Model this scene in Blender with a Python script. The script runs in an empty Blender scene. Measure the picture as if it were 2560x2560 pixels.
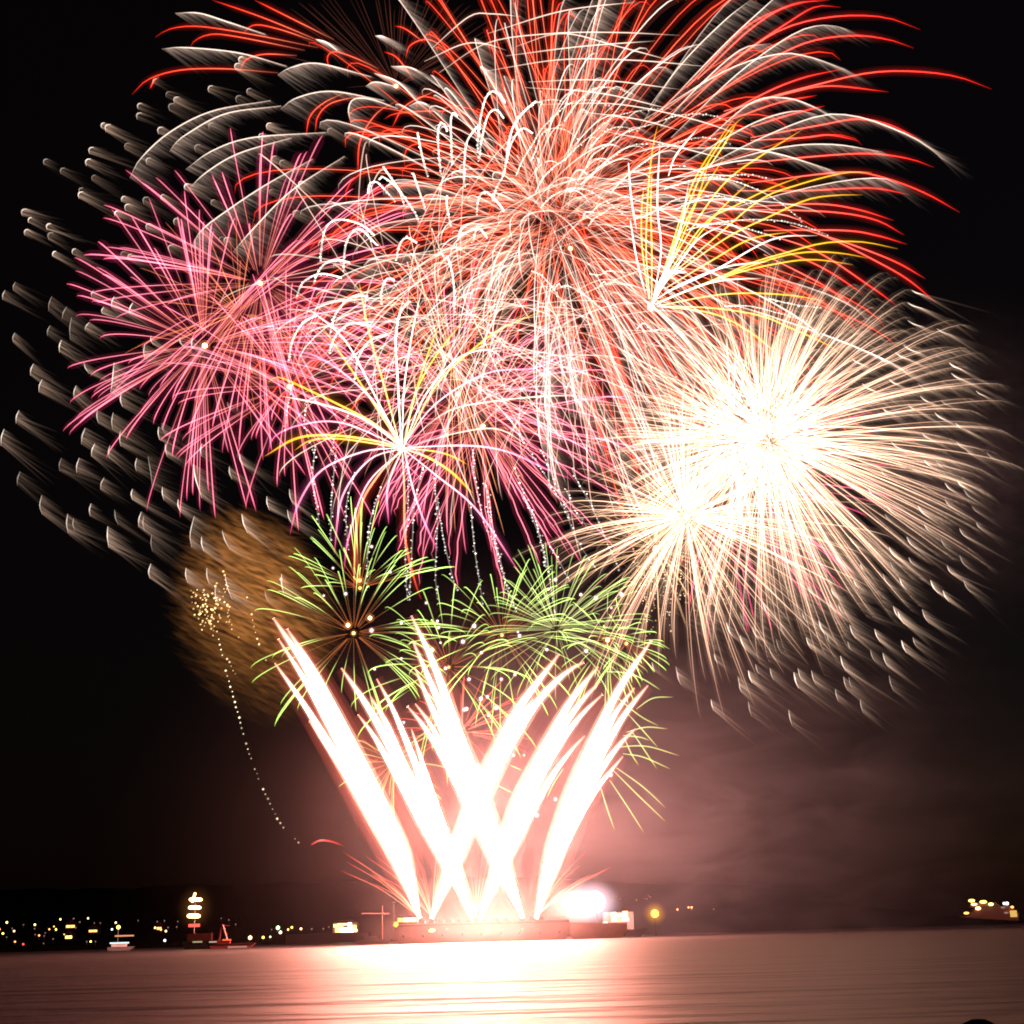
import bpy, math, random
import numpy as np

# ------------------------------------------------------------------ camera, sky, exposure
scene = bpy.context.scene
COL = scene.collection
FPX = 3529.0                      # focal length in photo pixels (2560 wide)
CAM = np.array([0.0, 0.0, 3.5])
PITCH = math.atan((2329 - 1280) / FPX)
ROLL = math.radians(1.6)
r0 = np.array([1.0, 0, 0]); f0 = np.array([0, math.cos(PITCH), math.sin(PITCH)])
u0 = np.cross(r0, f0)
RT = r0 * math.cos(ROLL) - u0 * math.sin(ROLL)
UP = u0 * math.cos(ROLL) + r0 * math.sin(ROLL)
FW = f0
cam_d = bpy.data.cameras.new("camera")
cam = bpy.data.objects.new("camera", cam_d); COL.objects.link(cam)
from mathutils import Matrix, Vector
cam.matrix_world = Matrix(((RT[0], UP[0], -FW[0], CAM[0]), (RT[1], UP[1], -FW[1], CAM[1]), (RT[2], UP[2], -FW[2], CAM[2]), (0, 0, 0, 1)))
cam_d.sensor_width = 36.0
cam_d.lens = FPX / 2560 * 36.0
cam_d.clip_start = 0.5; cam_d.clip_end = 20000
scene.camera = cam

world = bpy.data.worlds.new("World"); scene.world = world; world.use_nodes = True
bg = world.node_tree.nodes["Background"]
sky = world.node_tree.nodes.new("ShaderNodeTexSky")
sky.sky_type = 'NISHITA'; sky.sun_disc = False
sky.sun_elevation = math.radians(-4.0); sky.sun_rotation = math.radians(60)
mixn = world.node_tree.nodes.new("ShaderNodeMixRGB"); mixn.blend_type = 'ADD'; mixn.inputs[0].default_value = 1.0
mixn.inputs[2].default_value = (0.045, 0.020, 0.022, 1)
world.node_tree.links.new(sky.outputs[0], mixn.inputs[1])
world.node_tree.links.new(mixn.outputs[0], bg.inputs[0])
bg.inputs[1].default_value = 0.03

scene.view_settings.view_transform = 'Standard'
scene.view_settings.look = 'None'
scene.view_settings.exposure = 0.0
scene.view_settings.gamma = 1.0
cy = scene.cycles
cy.transparent_max_bounces = 40
cy.max_bounces = 4; cy.diffuse_bounces = 1; cy.glossy_bounces = 2; cy.transmission_bounces = 1; cy.volume_bounces = 0
cy.sample_clamp_indirect = 8.0
cy.volume_step_rate = 1.0
cy.volume_max_steps = 64
cy.filter_width = 1.8
cy.adaptive_threshold = 0.03
try:
    cy.use_light_tree = True
except Exception:
    pass

rnd = random.Random(7)

# ------------------------------------------------------------------ helpers
def ray(px, py):
    return FW + RT * ((px - 1280) / FPX) + UP * ((1280 - py) / FPX)

def at(px, py, Y=600.0):
    d = ray(px, py)
    return CAM + d * (Y / d[1])

def scale_at(p):
    return float(np.dot(np.asarray(p) - CAM, FW)) / FPX      # metres per photo pixel at p

def crop(pts, x0, y0, s):
    return [(x0 + x * s, y0 + y * s) for x, y in pts]

def tag(o, label, cat, group=None, kind=None):
    if label: o['label'] = label
    if cat: o['category'] = cat
    if group: o['group'] = group
    if kind: o['kind'] = kind
    return o

def empty(name, loc, label, cat, group=None):
    o = bpy.data.objects.new(name, None); COL.objects.link(o)
    o.location = [float(v) for v in loc]
    return tag(o, label, cat, group)

def nodes_of(name):
    m = bpy.data.materials.new(name); m.use_nodes = True
    nt = m.node_tree; nt.nodes.clear()
    out = nt.nodes.new("ShaderNodeOutputMaterial")
    return m, nt, out

def mat_spark():
    m, nt, out = nodes_of("spark_light")
    a = nt.nodes.new("ShaderNodeAttribute"); a.attribute_name = "glow"
    e = nt.nodes.new("ShaderNodeEmission"); t = nt.nodes.new("ShaderNodeBsdfTransparent"); s = nt.nodes.new("ShaderNodeAddShader")
    nt.links.new(a.outputs["Color"], e.inputs[0]); e.inputs[1].default_value = 1.0
    nt.links.new(e.outputs[0], s.inputs[0]); nt.links.new(t.outputs[0], s.inputs[1]); nt.links.new(s.outputs[0], out.inputs[0])
    m.cycles.emission_sampling = 'NONE'
    return m

def mat_emit(name, col, strength, sampled=True):
    m, nt, out = nodes_of(name)
    e = nt.nodes.new("ShaderNodeEmission"); e.inputs[0].default_value = (*col, 1); e.inputs[1].default_value = strength
    nt.links.new(e.outputs[0], out.inputs[0])
    m.cycles.emission_sampling = 'FRONT' if sampled else 'NONE'
    return m

def mat_emit_volume(name, col, strength):
    m, nt, out = nodes_of(name)
    e = nt.nodes.new("ShaderNodeEmission"); e.inputs[0].default_value = (*col, 1); e.inputs[1].default_value = strength
    nt.links.new(e.outputs[0], out.inputs["Volume"])
    return m

def mat_glow(name, col, strength, size):
    """bloom round a light, put in as emission that thins to nothing at the rim."""
    m, nt, out = nodes_of(name)
    tc = nt.nodes.new("ShaderNodeTexCoord"); g = nt.nodes.new("ShaderNodeTexGradient"); g.gradient_type = 'QUADRATIC_SPHERE'
    mg = nt.nodes.new("ShaderNodeMapping"); mg.vector_type = 'TEXTURE'; mg.inputs["Scale"].default_value = size
    nt.links.new(tc.outputs["Object"], mg.inputs[0]); nt.links.new(mg.outputs[0], g.inputs[0])
    mu = nt.nodes.new("ShaderNodeMath"); mu.operation = 'MULTIPLY'; mu.inputs[1].default_value = strength; nt.links.new(g.outputs[0], mu.inputs[0])
    e = nt.nodes.new("ShaderNodeEmission"); e.inputs[0].default_value = (*col, 1)
    nt.links.new(mu.outputs[0], e.inputs[1]); nt.links.new(e.outputs[0], out.inputs["Volume"])
    return m

def glow_ball(name, p, size, col, strength, root, org):
    b = Buf(); ball(b, (0, 0, 0), 1.0, size, ICO2)
    o = b.build(name, mat_glow(name, col, strength, size), root, None); o.location = [float(v) for v in (np.asarray(p) - np.asarray(org))]
    return o

def mat_smoke_even(name, col, dens, aniso=0.0):
    m, nt, out = nodes_of(name)
    v = nt.nodes.new("ShaderNodeVolumePrincipled")
    v.inputs["Color"].default_value = (*col, 1); v.inputs["Density"].default_value = dens; v.inputs["Anisotropy"].default_value = aniso
    nt.links.new(v.outputs[0], out.inputs["Volume"])
    return m

def mat_paint(name, col, rough=0.5, noise=0.25, nscale=0.6):
    m, nt, out = nodes_of(name)
    b = nt.nodes.new("ShaderNodeBsdfPrincipled"); b.inputs["Roughness"].default_value = rough; b.inputs["Specular IOR Level"].default_value = 0.5 if max(col) > .05 else 0.0
    n = nt.nodes.new("ShaderNodeTexNoise"); n.inputs["Scale"].default_value = nscale; n.inputs["Detail"].default_value = 5
    c = nt.nodes.new("ShaderNodeTexCoord")
    r = nt.nodes.new("ShaderNodeValToRGB")
    r.color_ramp.elements[0].color = (*[v * (1 - noise) for v in col], 1); r.color_ramp.elements[1].color = (*[min(1, v * (1 + noise)) for v in col], 1)
    nt.links.new(c.outputs["Object"], n.inputs["Vector"]); nt.links.new(n.outputs[0], r.inputs[0]); nt.links.new(r.outputs[0], b.inputs["Base Color"])
    nt.links.new(b.outputs[0], out.inputs[0])
    return m

SPARK = mat_spark()

class Buf:
    def __init__(self): self.v = []; self.f = []; self.c = []; self.n = 0
    def add(self, v, f, c):
        self.v.append(np.asarray(v, float)); self.c.append(np.asarray(c, float))
        self.f += [tuple(i + self.n for i in q) for q in f]; self.n += len(v)
    def build(self, name, mat, parent=None, org=None, smooth=False):
        if self.n == 0: return None
        V = np.concatenate(self.v); Cc = np.concatenate(self.c)
        if org is not None: V = V - np.asarray(org)
        me = bpy.data.meshes.new(name)
        me.from_pydata(V.tolist(), [], self.f)
        if mat is SPARK:
            at_ = me.attributes.new("glow", 'FLOAT_COLOR', 'POINT')
            at_.data.foreach_set("color", np.concatenate([Cc, np.ones((len(Cc), 1))], 1).astype(np.float32).ravel())
        if smooth: me.polygons.foreach_set("use_smooth", [True] * len(me.polygons))
        me.materials.append(mat)
        o = bpy.data.objects.new(name, me); COL.objects.link(o)
        if parent is not None: o.parent = parent
        return o

def frames(P):
    T = np.gradient(P, axis=0); T /= (np.linalg.norm(T, axis=1, keepdims=True) + 1e-9)
    A = np.cross(T, FW); ln = np.linalg.norm(A, axis=1, keepdims=True)
    A = np.where(ln > 1e-3, A / (ln + 1e-9), RT)
    B = np.cross(T, A); B /= (np.linalg.norm(B, axis=1, keepdims=True) + 1e-9)
    return A, B

def tube(buf, P, R, C, k=3, caps=False):
    P = np.asarray(P, float); n = len(P)
    R = np.broadcast_to(np.asarray(R, float), (n,)); C = np.broadcast_to(np.asarray(C, float), (n, 3))
    A, B = frames(P)
    ang = np.arange(k) * 2 * math.pi / k + 0.5
    V = P[:, None, :] + R[:, None, None] * (np.cos(ang)[None, :, None] * A[:, None, :] + np.sin(ang)[None, :, None] * B[:, None, :])
    F = []
    for i in range(n - 1):
        for j in range(k):
            a = i * k + j; b = i * k + (j + 1) % k
            F.append((a, b, b + k, a + k))
    if caps:
        F.append(tuple(range(k - 1, -1, -1))); F.append(tuple((n - 1) * k + j for j in range(k)))
    # light is gathered at both walls of the tube, so each carries half
    buf.add(V.reshape(-1, 3), F, np.repeat(C * (0.5 if buf is not None else 1), k, axis=0))

OCT_V = np.array([(1, 0, 0), (-1, 0, 0), (0, 1, 0), (0, -1, 0), (0, 0, 1), (0, 0, -1)], float)
OCT_F = [(0, 2, 4), (2, 1, 4), (1, 3, 4), (3, 0, 4), (2, 0, 5), (1, 2, 5), (3, 1, 5), (0, 3, 5)]
def bead(buf, p, r, c):
    buf.add(np.asarray(p) + OCT_V * r, OCT_F, np.tile(np.asarray(c, float) * 0.5, (6, 1)))

def ico(sub=2):
    import bmesh
    bm = bmesh.new(); bmesh.ops.create_icosphere(bm, subdivisions=sub, radius=1.0)
    V = np.array([v.co[:] for v in bm.verts]); F = [tuple(v.index for v in f.verts) for f in bm.faces]; bm.free()
    return V, F
ICO1 = ico(1); ICO2 = ico(2); ICO3 = ico(3)
def ball(buf, p, r, sq=(1, 1, 1), shape=None):
    V, F = shape or ICO2
    buf.add(np.asarray(p) + V * np.asarray(sq) * r, F, np.zeros((len(V), 3)))

def box(buf, lo, hi):
    x0, y0, z0 = lo; x1, y1, z1 = hi
    V = [(x0, y0, z0), (x1, y0, z0), (x1, y1, z0), (x0, y1, z0), (x0, y0, z1), (x1, y0, z1), (x1, y1, z1), (x0, y1, z1)]
    F = [(0, 3, 2, 1), (4, 5, 6, 7), (0, 1, 5, 4), (1, 2, 6, 5), (2, 3, 7, 6), (3, 0, 4, 7)]
    buf.add(V, F, np.zeros((8, 3)))

def prism_xz(buf, prof, y0, y1):
    n = len(prof)
    V = [(x, y0, z) for x, z in prof] + [(x, y1, z) for x, z in prof]
    F = [tuple(range(n)), tuple(range(2 * n - 1, n - 1, -1))]
    for i in range(n):
        j = (i + 1) % n; F.append((i, i + n, j + n, j))
    buf.add(V, F, np.zeros((2 * n, 3)))

def catmull(pts, n):
    P = np.asarray(pts, float)
    if len(P) == 2: 
        t = np.linspace(0, 1, n)[:, None]; return P[0] * (1 - t) + P[1] * t
    Q = np.vstack([2 * P[0] - P[1], P, 2 * P[-1] - P[-2]])
    seg = np.linalg.norm(np.diff(P, axis=0), axis=1); cum = np.concatenate([[0], np.cumsum(seg)])
    out = []
    for s in np.linspace(0, cum[-1], n):
        i = min(int(np.searchsorted(cum, s, side='right')) - 1, len(P) - 2)
        t = (s - cum[i]) / max(seg[i], 1e-6)
        a, b, c, d = Q[i], Q[i + 1], Q[i + 2], Q[i + 3]
        out.append(0.5 * ((2 * b) + (-a + c) * t + (2 * a - 5 * b + 4 * c - d) * t ** 2 + (-a + 3 * b - 3 * c + d) * t ** 3))
    return np.array(out)

def grad(stops, t):
    ts = [s[0] for s in stops]; cs = np.array([s[1] for s in stops], float)
    return np.stack([np.interp(t, ts, cs[:, i]) for i in range(3)], 1)

def to_world(pp, Y, dz):
    n = len(pp)
    return np.array([at(x, y, Y + dz * i / max(n - 1, 1)) for i, (x, y) in enumerate(pp)])

DRIFT = np.array([0.87, 0.48])           # wind carries glitter to the right and down
def feather(buf, P, s, L0, L1, step, col, width, drift=DRIFT, rg=None):
    """fine glitter falling away downwind of a trail P (world points)."""
    rg = rg or rnd
    seg = np.linalg.norm(np.diff(P, axis=0), axis=1); tot = seg.sum(); cum = np.concatenate([[0], np.cumsum(seg)])
    m = max(2, int(tot / s / step))
    for i in range(m):
        q = (i + rg.random()) / m
        d = q * tot
        p = np.array([np.interp(d, cum, P[:, a]) for a in range(3)])
        ang = rg.gauss(0, 0.08)
        dx = drift[0] * math.cos(ang) - drift[1] * math.sin(ang); dy = drift[0] * math.sin(ang) + drift[1] * math.cos(ang)
        L = (L0 + (L1 - L0) * q) * rg.uniform(0.3, 1.25) * s
        v = RT * dx - UP * dy + FW * rg.uniform(-.2, .2)
        g = RT * 0 - UP * 0.1
        k = rg.choice((.3, .6, .9, 1.3, 2.0)) * rg.uniform(.8, 1.2); cc = np.array(col) * k
        tube(buf, [p, p + v * L * .12, p + v * L * .42 + g * L * .06, p + v * L * 1.25 + g * L * .3], [width * s * .6, width * s * .9, width * s * 1.1, width * s * .7], [cc * 1.15, cc * .85, cc * .34, (0, 0, 0)], 3)

def trails_into(root, org, bufs, name, parts_max=100, plural=None):
    """the largest become parts of their own, the remainder one part."""
    for b in bufs[:parts_max]: b.build(name, SPARK, root, org)
    rest = bufs[parts_max:]
    if rest:
        m = Buf()
        for b in rest:
            off = m.n
            m.v += b.v; m.c += b.c; m.f += [tuple(i + off for i in q) for q in b.f]; m.n += b.n
        o = m.build(plural or name + "s", SPARK, root, org); o['kind'] = 'stuff'

def core(root, org, p, r, col, n="burst_core"):
    b = Buf(); s = scale_at(p)
    V, F = ICO1
    b.add(p + V * r * .72 * s, F, np.tile(np.array(col) * .5, (len(V), 1)))
    b.add(p + V * r * 1.6 * s, F, np.tile(np.array([.22, .07, .015]) * .5, (len(V), 1)))  # faint wider shell: halo of the core put in as emission
    return b.build(n, SPARK, root, org)

def burst(name, label, c, Y, R, n, stops, w, seed, sag=0.06, wind=0.02, t0=0.06, t1=(0.8, 1.05), flt=None, halo=None, group=None, corecol=None, corer=8,
          fth=None, cat="firework", drag=1.7, wob=0.0, squash=1.0, extra=None, partname="spark_trail", scatter=0.0):
    rg = random.Random(seed)
    org = at(c[0], c[1], Y); s = scale_at(org)
    root = empty(name, org, label, cat, group)
    bufs = []
    tries = 0
    while len(bufs) < n and tries < n * 60:
        tries += 1
        z = rg.uniform(-1, 1); a = rg.uniform(0, 2 * math.pi); q = math.sqrt(1 - z * z)
        d = np.array([q * math.cos(a), q * math.sin(a), z])          # right, up, depth
        if flt and not flt(d): continue
        end = rg.uniform(*t1); ts = np.linspace(t0, 1.0, 12)
        g = (1 - (1 - ts) ** drag) * end
        off = d[None, :] * g[:, None] * R
        off[:, 1] *= squash
        off[:, 1] -= sag * R * ts ** 2 * rg.uniform(.7, 1.3)
        off[:, 0] += wind * R * ts ** 2
        if wob:
            ph = rg.uniform(0, 6); off[:, 1] += wob * np.sin(ts * 34 + ph) * ts; off[:, 0] += wob * np.cos(ts * 29 + ph) * ts
        if scatter: off = off + np.array([rg.gauss(0, scatter), rg.gauss(0, scatter), rg.gauss(0, scatter)])
        P = org + (off[:, :1] * RT + off[:, 1:2] * UP + off[:, 2:] * FW) * s
        br = rg.uniform(0.6, 1.3)
        Cc = grad(stops, ts) * br
        ww = w * .8 * rg.uniform(.75, 1.25)
        Rr = ww * s * np.interp(ts, [t0, .3, .85, 1], [.5, .8, 1.0, .25])
        b = Buf()
        tube(b, P, Rr, Cc, 3)
        if halo is not None:
            tube(b, P, Rr * 7 + 1.0 * s, np.array(halo) * np.interp(ts, [0, .3, .8, 1], [.35, .8, 1, 0])[:, None] * br, 4)  # wide faint tube: glow round the trail put in as emission
        if fth:
            L0, L1, step, fc, fw = fth
            sc = rg.uniform(.5, 1.2)
            feather(b, P[2:], s, L0 * sc, L1 * sc, step, np.array(fc) * br, fw, rg=rg)
        bufs.append((float(q), b))
    bufs.sort(key=lambda e: -e[0])
    bufs = [b for _, b in bufs]
    if extra: bufs = extra(org) + bufs
    trails_into(root, org, bufs, partname)
    if corecol is not None: core(root, org, org, corer, corecol)
    return root, org

def traced(pts, Y, dz, w, stops, n=22, halo=None, fth=None, taper=(.6, 1, 1, .3)):
    pp = catmull(pts, n); P = to_world(pp, Y, dz); s = scale_at(P[0]); ts = np.linspace(0, 1, n)
    b = Buf(); Rr = w * .8 * s * np.interp(ts, [0, .3, .8, 1], taper)
    tube(b, P, Rr, grad(stops, ts), 3)
    if halo is not None: [tube(b, P, Rr * q, np.array(halo) * qa * np.interp(ts, [0, .3, .8, 1], [.3, 1, 1, .1])[:, None], 5) for q, qa in ((2.6, .55), (4.6, .32), (7.2, .2))]  # nested faint tubes imitate the glow round the trail
    if fth: feather(b, P, s, *fth)
    return b

def beaded(pts, Y, dz, w, col, gap, line=None, fade=(1, 1), jit=1.0, seed=1):
    rg = random.Random(seed)
    P0 = catmull(pts, 60); seg = np.linalg.norm(np.diff(P0, axis=0), axis=1); L = seg.sum()
    pp = catmull(pts, max(6, int(L / gap))); P = to_world(pp, Y, dz); s = scale_at(P[0]); n = len(P)
    b = Buf(); col = np.array(col, float)
    for i, p in enumerate(P):
        k = fade[0] + (fade[1] - fade[0]) * i / (n - 1)
        if rg.random() < .14: continue
        bead(b, p + (RT * rg.gauss(0, jit) + UP * rg.gauss(0, jit)) * s, w * s * rg.uniform(.55, 1.3), col * k * rg.uniform(.4, 1.4))
    if line:
        ts = np.linspace(0, 1, n)
        tube(b, P, line[0] * s, np.array(line[1]) * (line[2] + (line[3] - line[2]) * ts)[:, None], 3)
    return b

# ------------------------------------------------------------------ water
def make_water():
    m, nt, out = nodes_of("water")
    tc = nt.nodes.new("ShaderNodeTexCoord")
    def noise(scl, sx, sy, det=3):
        mp = nt.nodes.new("ShaderNodeMapping"); mp.inputs["Scale"].default_value = (sx, sy, 1)
        n = nt.nodes.new("ShaderNodeTexNoise"); n.inputs["Scale"].default_value = scl; n.inputs["Detail"].default_value = det
        nt.links.new(tc.outputs["Object"], mp.inputs[0]); nt.links.new(mp.outputs[0], n.inputs["Vector"])
        return n
    big = noise(0.055, 0.25, 1.0); small = noise(0.8, 0.35, 1.0)
    b1 = nt.nodes.new("ShaderNodeBump"); b1.inputs["Strength"].default_value = 1.0; b1.inputs["Distance"].default_value = 1.0
    b2 = nt.nodes.new("ShaderNodeBump"); b2.inputs["Strength"].default_value = 1.0; b2.inputs["Distance"].default_value = 0.10
    nt.links.new(big.outputs[0], b1.inputs["Height"]); nt.links.new(small.outputs[0], b2.inputs["Height"])
    mid = noise(0.22, 0.30, 1.0, 4); b3 = nt.nodes.new("ShaderNodeBump"); b3.inputs["Strength"].default_value = 1.0; b3.inputs["Distance"].default_value = 0.45
    nt.links.new(mid.outputs[0], b3.inputs["Height"]); nt.links.new(b1.outputs[0], b3.inputs["Normal"])
    nt.links.new(b3.outputs[0], b2.inputs["Normal"])
    p = nt.nodes.new("ShaderNodeBsdfPrincipled")
    p.inputs["Base Color"].default_value = (0.012, 0.012, 0.014, 1); p.inputs["Roughness"].default_value = 0.49; p.inputs["IOR"].default_value = 1.33
    nt.links.new(b2.outputs[0], p.inputs["Normal"]); nt.links.new(p.outputs[0], out.inputs[0])
    b = Buf(); b.add([(-3500, -60, 0), (3500, -60, 0), (3500, 9000, 0), (-3500, 9000, 0)], [(0, 1, 2, 3)], np.zeros((4, 3)))
    o = b.build("water", m); tag(o, "dark rippled bay water reflecting the fireworks in salmon and white bands", "water", kind="structure")
make_water()

# ------------------------------------------------------------------ far hillside
def hill_z(x, Y):
    t = (Y - 860.0) / 500.0
    amp = 46.0 if x < 0 else 46.0 - 18.0 * min(1, x / 300.0)
    fall = 1.0 if x < 250 else max(0.0, 1 - (x - 250) / 130.0)
    return (0.6 + max(0.0, t) * amp) * fall - 2.0 * (1 - fall)
def make_hill():
    b = Buf(); nx, ny = 60, 14; V = []; F = []
    rg = random.Random(3)
    for j in range(ny):
        for i in range(nx):
            x = -900 + 1300 * i / (nx - 1); Y = 850 + 620 * j / (ny - 1)
            z = -1.0 if j == 0 else hill_z(x, Y) + rg.uniform(-.4, .4) * (1 + j * .35) * (1 if x < 300 else 0)
            V.append((x, Y, z))
    for j in range(ny - 1):
        for i in range(nx - 1):
            a = j * nx + i; F.append((a, a + 1, a + nx + 1, a + nx))
    b.add(V, F, np.zeros((len(V), 3)))
    o = b.build("hills", mat_paint("hill_scrub", (0.003, 0.0035, 0.0025), 0.9, .4, .02), smooth=True)
    tag(o, "dark wooded hillside on the far shore behind the lights", "hillside", kind="structure")
make_hill()

# ------------------------------------------------------------------ comets from the barge
COMET_COL = (1.0, 0.33, 0.24)
def mat_comet():
    m, nt, out = nodes_of("comet_fire")
    a = nt.nodes.new("ShaderNodeAttribute"); a.attribute_name = "burning"
    mu = nt.nodes.new("ShaderNodeMath"); mu.operation = 'MULTIPLY'; mu.inputs[1].default_value = 255.0
    e = nt.nodes.new("ShaderNodeEmission"); e.inputs[0].default_value = (*COMET_COL, 1)
    nt.links.new(a.outputs["Fac"], mu.inputs[0]); nt.links.new(mu.outputs[0], e.inputs[1]); nt.links.new(e.outputs[0], out.inputs[0])
    m.cycles.emission_sampling = 'FRONT'
    return m
M_COMET = mat_comet()
M_PLUME = mat_emit_volume("comet_sparks", (1.0, 0.66, 0.46), 0.14)
M_HALO = mat_emit_volume("comet_halo", (1.0, 0.16, 0.11), 0.013)  # red glow round the comets, put in as an emissive volume

C7 = lambda pts: crop(pts, 600, 1400, 0.6211)
comets = [
 # base, ... , tip in the seventh crop; width
 (C7([(722, 1440), (655, 1180), (540, 960), (400, 700), (270, 440), (135, 235)]), 15, "tallest comet of the leftmost sheaf, its tip beside the brown glow"),
 (C7([(722, 1440), (662, 1180), (550, 940), (420, 680), (300, 450), (190, 278)]), 13, "white comet hugging the right side of the leftmost sheaf"),
 (C7([(722, 1440), (645, 1200), (525, 960), (385, 710), (270, 500), (155, 318)]), 11, "white comet in the middle of the leftmost sheaf, second tip down"),
 (C7([(722, 1440), (632, 1220), (505, 990), (370, 760), (250, 570), (140, 415)]), 10, "lowest long comet on the outer left edge of the leftmost sheaf"),
 (C7([(722, 1440), (638, 1230), (520, 1010), (400, 820), (280, 648)]), 11, "short stubby comet ending halfway up the leftmost sheaf"),
 (C7([(932, 1440), (850, 1240), (755, 1060), (630, 800), (520, 600), (408, 435)]), 13, "tallest comet of the second sheaf from the left"),
 (C7([(932, 1440), (860, 1240), (770, 1060), (660, 830), (590, 660), (525, 550)]), 13, "comet just right of the tallest in the second sheaf"),
 (C7([(932, 1440), (842, 1250), (735, 1060), (620, 850), (540, 710), (475, 622)]), 10, "lower outer comet on the left of the second sheaf"),
 (C7([(932, 1440), (870, 1240), (790, 1040), (690, 780), (615, 600), (550, 478)]), 9, "thin comet tip standing apart right of the second sheaf"),
 (C7([(932, 1440), (878, 1240), (810, 1050), (745, 850), (690, 680)]), 8, "short thin comet on the right of the second sheaf"),
 (C7([(1138, 1440), (1075, 1240), (985, 980), (880, 700), (780, 420), (690, 225)]), 14, "tall comet leaning left from the middle of the barge"),
 (C7([(1138, 1440), (1060, 1230), (965, 980), (860, 720), (770, 500), (695, 325)]), 13, "second comet leaning left from the middle, tip just under the tallest"),
 (C7([(1138, 1440), (1050, 1230), (950, 990), (850, 760), (770, 590), (705, 435)]), 12, "third comet leaning left from the middle of the barge"),
 (C7([(1138, 1440), (1035, 1230), (930, 1010), (820, 800), (740, 670), (675, 590)]), 11, "lower comet leaning left across the centre, outermost on its left side"),
 (C7([(1138, 1440), (1040, 1220), (935, 990), (840, 800), (765, 660), (705, 578)]), 10, "lower comet leaning left across the centre, inner neighbour of the outermost"),
 (C7([(772, 1440), (850, 1230), (930, 1010), (1020, 800), (1120, 600), (1285, 378)]), 16, "thick comet leaning right from the left part of the barge, tip in the green bursts"),
 (C7([(772, 1440), (860, 1230), (950, 1010), (1060, 790), (1190, 580), (1310, 455), (1385, 412)]), 15, "comet bending over to the right with a pink tip, above the centre"),
 (C7([(772, 1440), (845, 1240), (915, 1040), (1000, 850), (1090, 680), (1180, 560)]), 12, "comet leaning right whose tip is lost in the white centre"),
 (C7([(968, 1440), (1040, 1230), (1110, 1010), (1210, 790), (1330, 570), (1442, 430)]), 15, "tallest comet of the sheaf leaning right just right of centre"),
 (C7([(968, 1440), (1045, 1230), (1125, 1010), (1230, 790), (1350, 600), (1448, 490)]), 13, "second tip of the sheaf leaning right just right of centre"),
 (C7([(968, 1440), (1052, 1230), (1140, 1010), (1250, 800), (1360, 640), (1458, 542)]), 11, "third tip of the sheaf leaning right just right of centre"),
 (C7([(968, 1440), (1060, 1240), (1150, 1060), (1250, 880), (1330, 770), (1388, 708)]), 9, "short thin comet on the underside of the right leaning middle sheaf"),
 (C7([(1192, 1440), (1235, 1240), (1300, 1030), (1400, 780), (1520, 530), (1655, 325)]), 14, "tallest comet at the right, its tip between gold and green sparks"),
 (C7([(1192, 1440), (1245, 1240), (1320, 1030), (1420, 800), (1510, 620), (1588, 515)]), 12, "rightmost sheaf comet with a curled pink tip"),
 (C7([(1192, 1440), (1255, 1240), (1340, 1020), (1450, 790), (1550, 620), (1642, 505)]), 12, "straight comet on the outer edge of the rightmost sheaf"),
 (C7([(1192, 1440), (1262, 1240), (1345, 1030), (1450, 850), (1530, 740), (1592, 680)]), 10, "lower curling comet on the outer side of the rightmost sheaf"),
 (C7([(1192, 1440), (1262, 1250), (1340, 1080), (1430, 930), (1500, 840), (1542, 790)]), 8, "lowest short comet at the far right of the sheaves"),
]
for i, (pts, w, lab) in enumerate(comets):
    Y = 596 + 3.0 * ((i * 7) % 5)
    n = 26
    pp = catmull(pts, n); P = to_world(pp, Y, rnd.uniform(-25, 10)); s = scale_at(P[0]); ts = np.linspace(0, 1, n)
    root = empty("comet", P[0], lab, "firework comet", "white comets fanning up from the barge")
    prof = np.interp(ts, [0, .06, .22, .45, .75, .93, 1], [.28, .55, 1.2, 1.35, .85, .48, .15])
    b = Buf(); tube(b, P, prof * w * s * .72, (0, 0, 0), 6, True); co = b.build("fire_core", M_COMET, root, P[0], True)
    heat = np.repeat(np.interp(ts, [0, .1, .55, .75, .9, 1], [.5, 1, 1, .25, .02, .008]), 6)      # the star has burnt down at its tip
    ha = co.data.attributes.new("burning", 'FLOAT', 'POINT'); ha.data.foreach_set("value", heat.astype(np.float32))
    b = Buf(); tube(b, P, prof * w * s * 1.36 + .25, (0, 0, 0), 8, True); b.build("spark_plume", M_PLUME, root, P[0], True)
    b = Buf(); tube(b, P, (prof * w * 2.3 + 14) * s, (0, 0, 0), 8, True); b.build("glow_halo", M_HALO, root, P[0], True)  # emissive shell added for the glow round the comet

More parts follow.
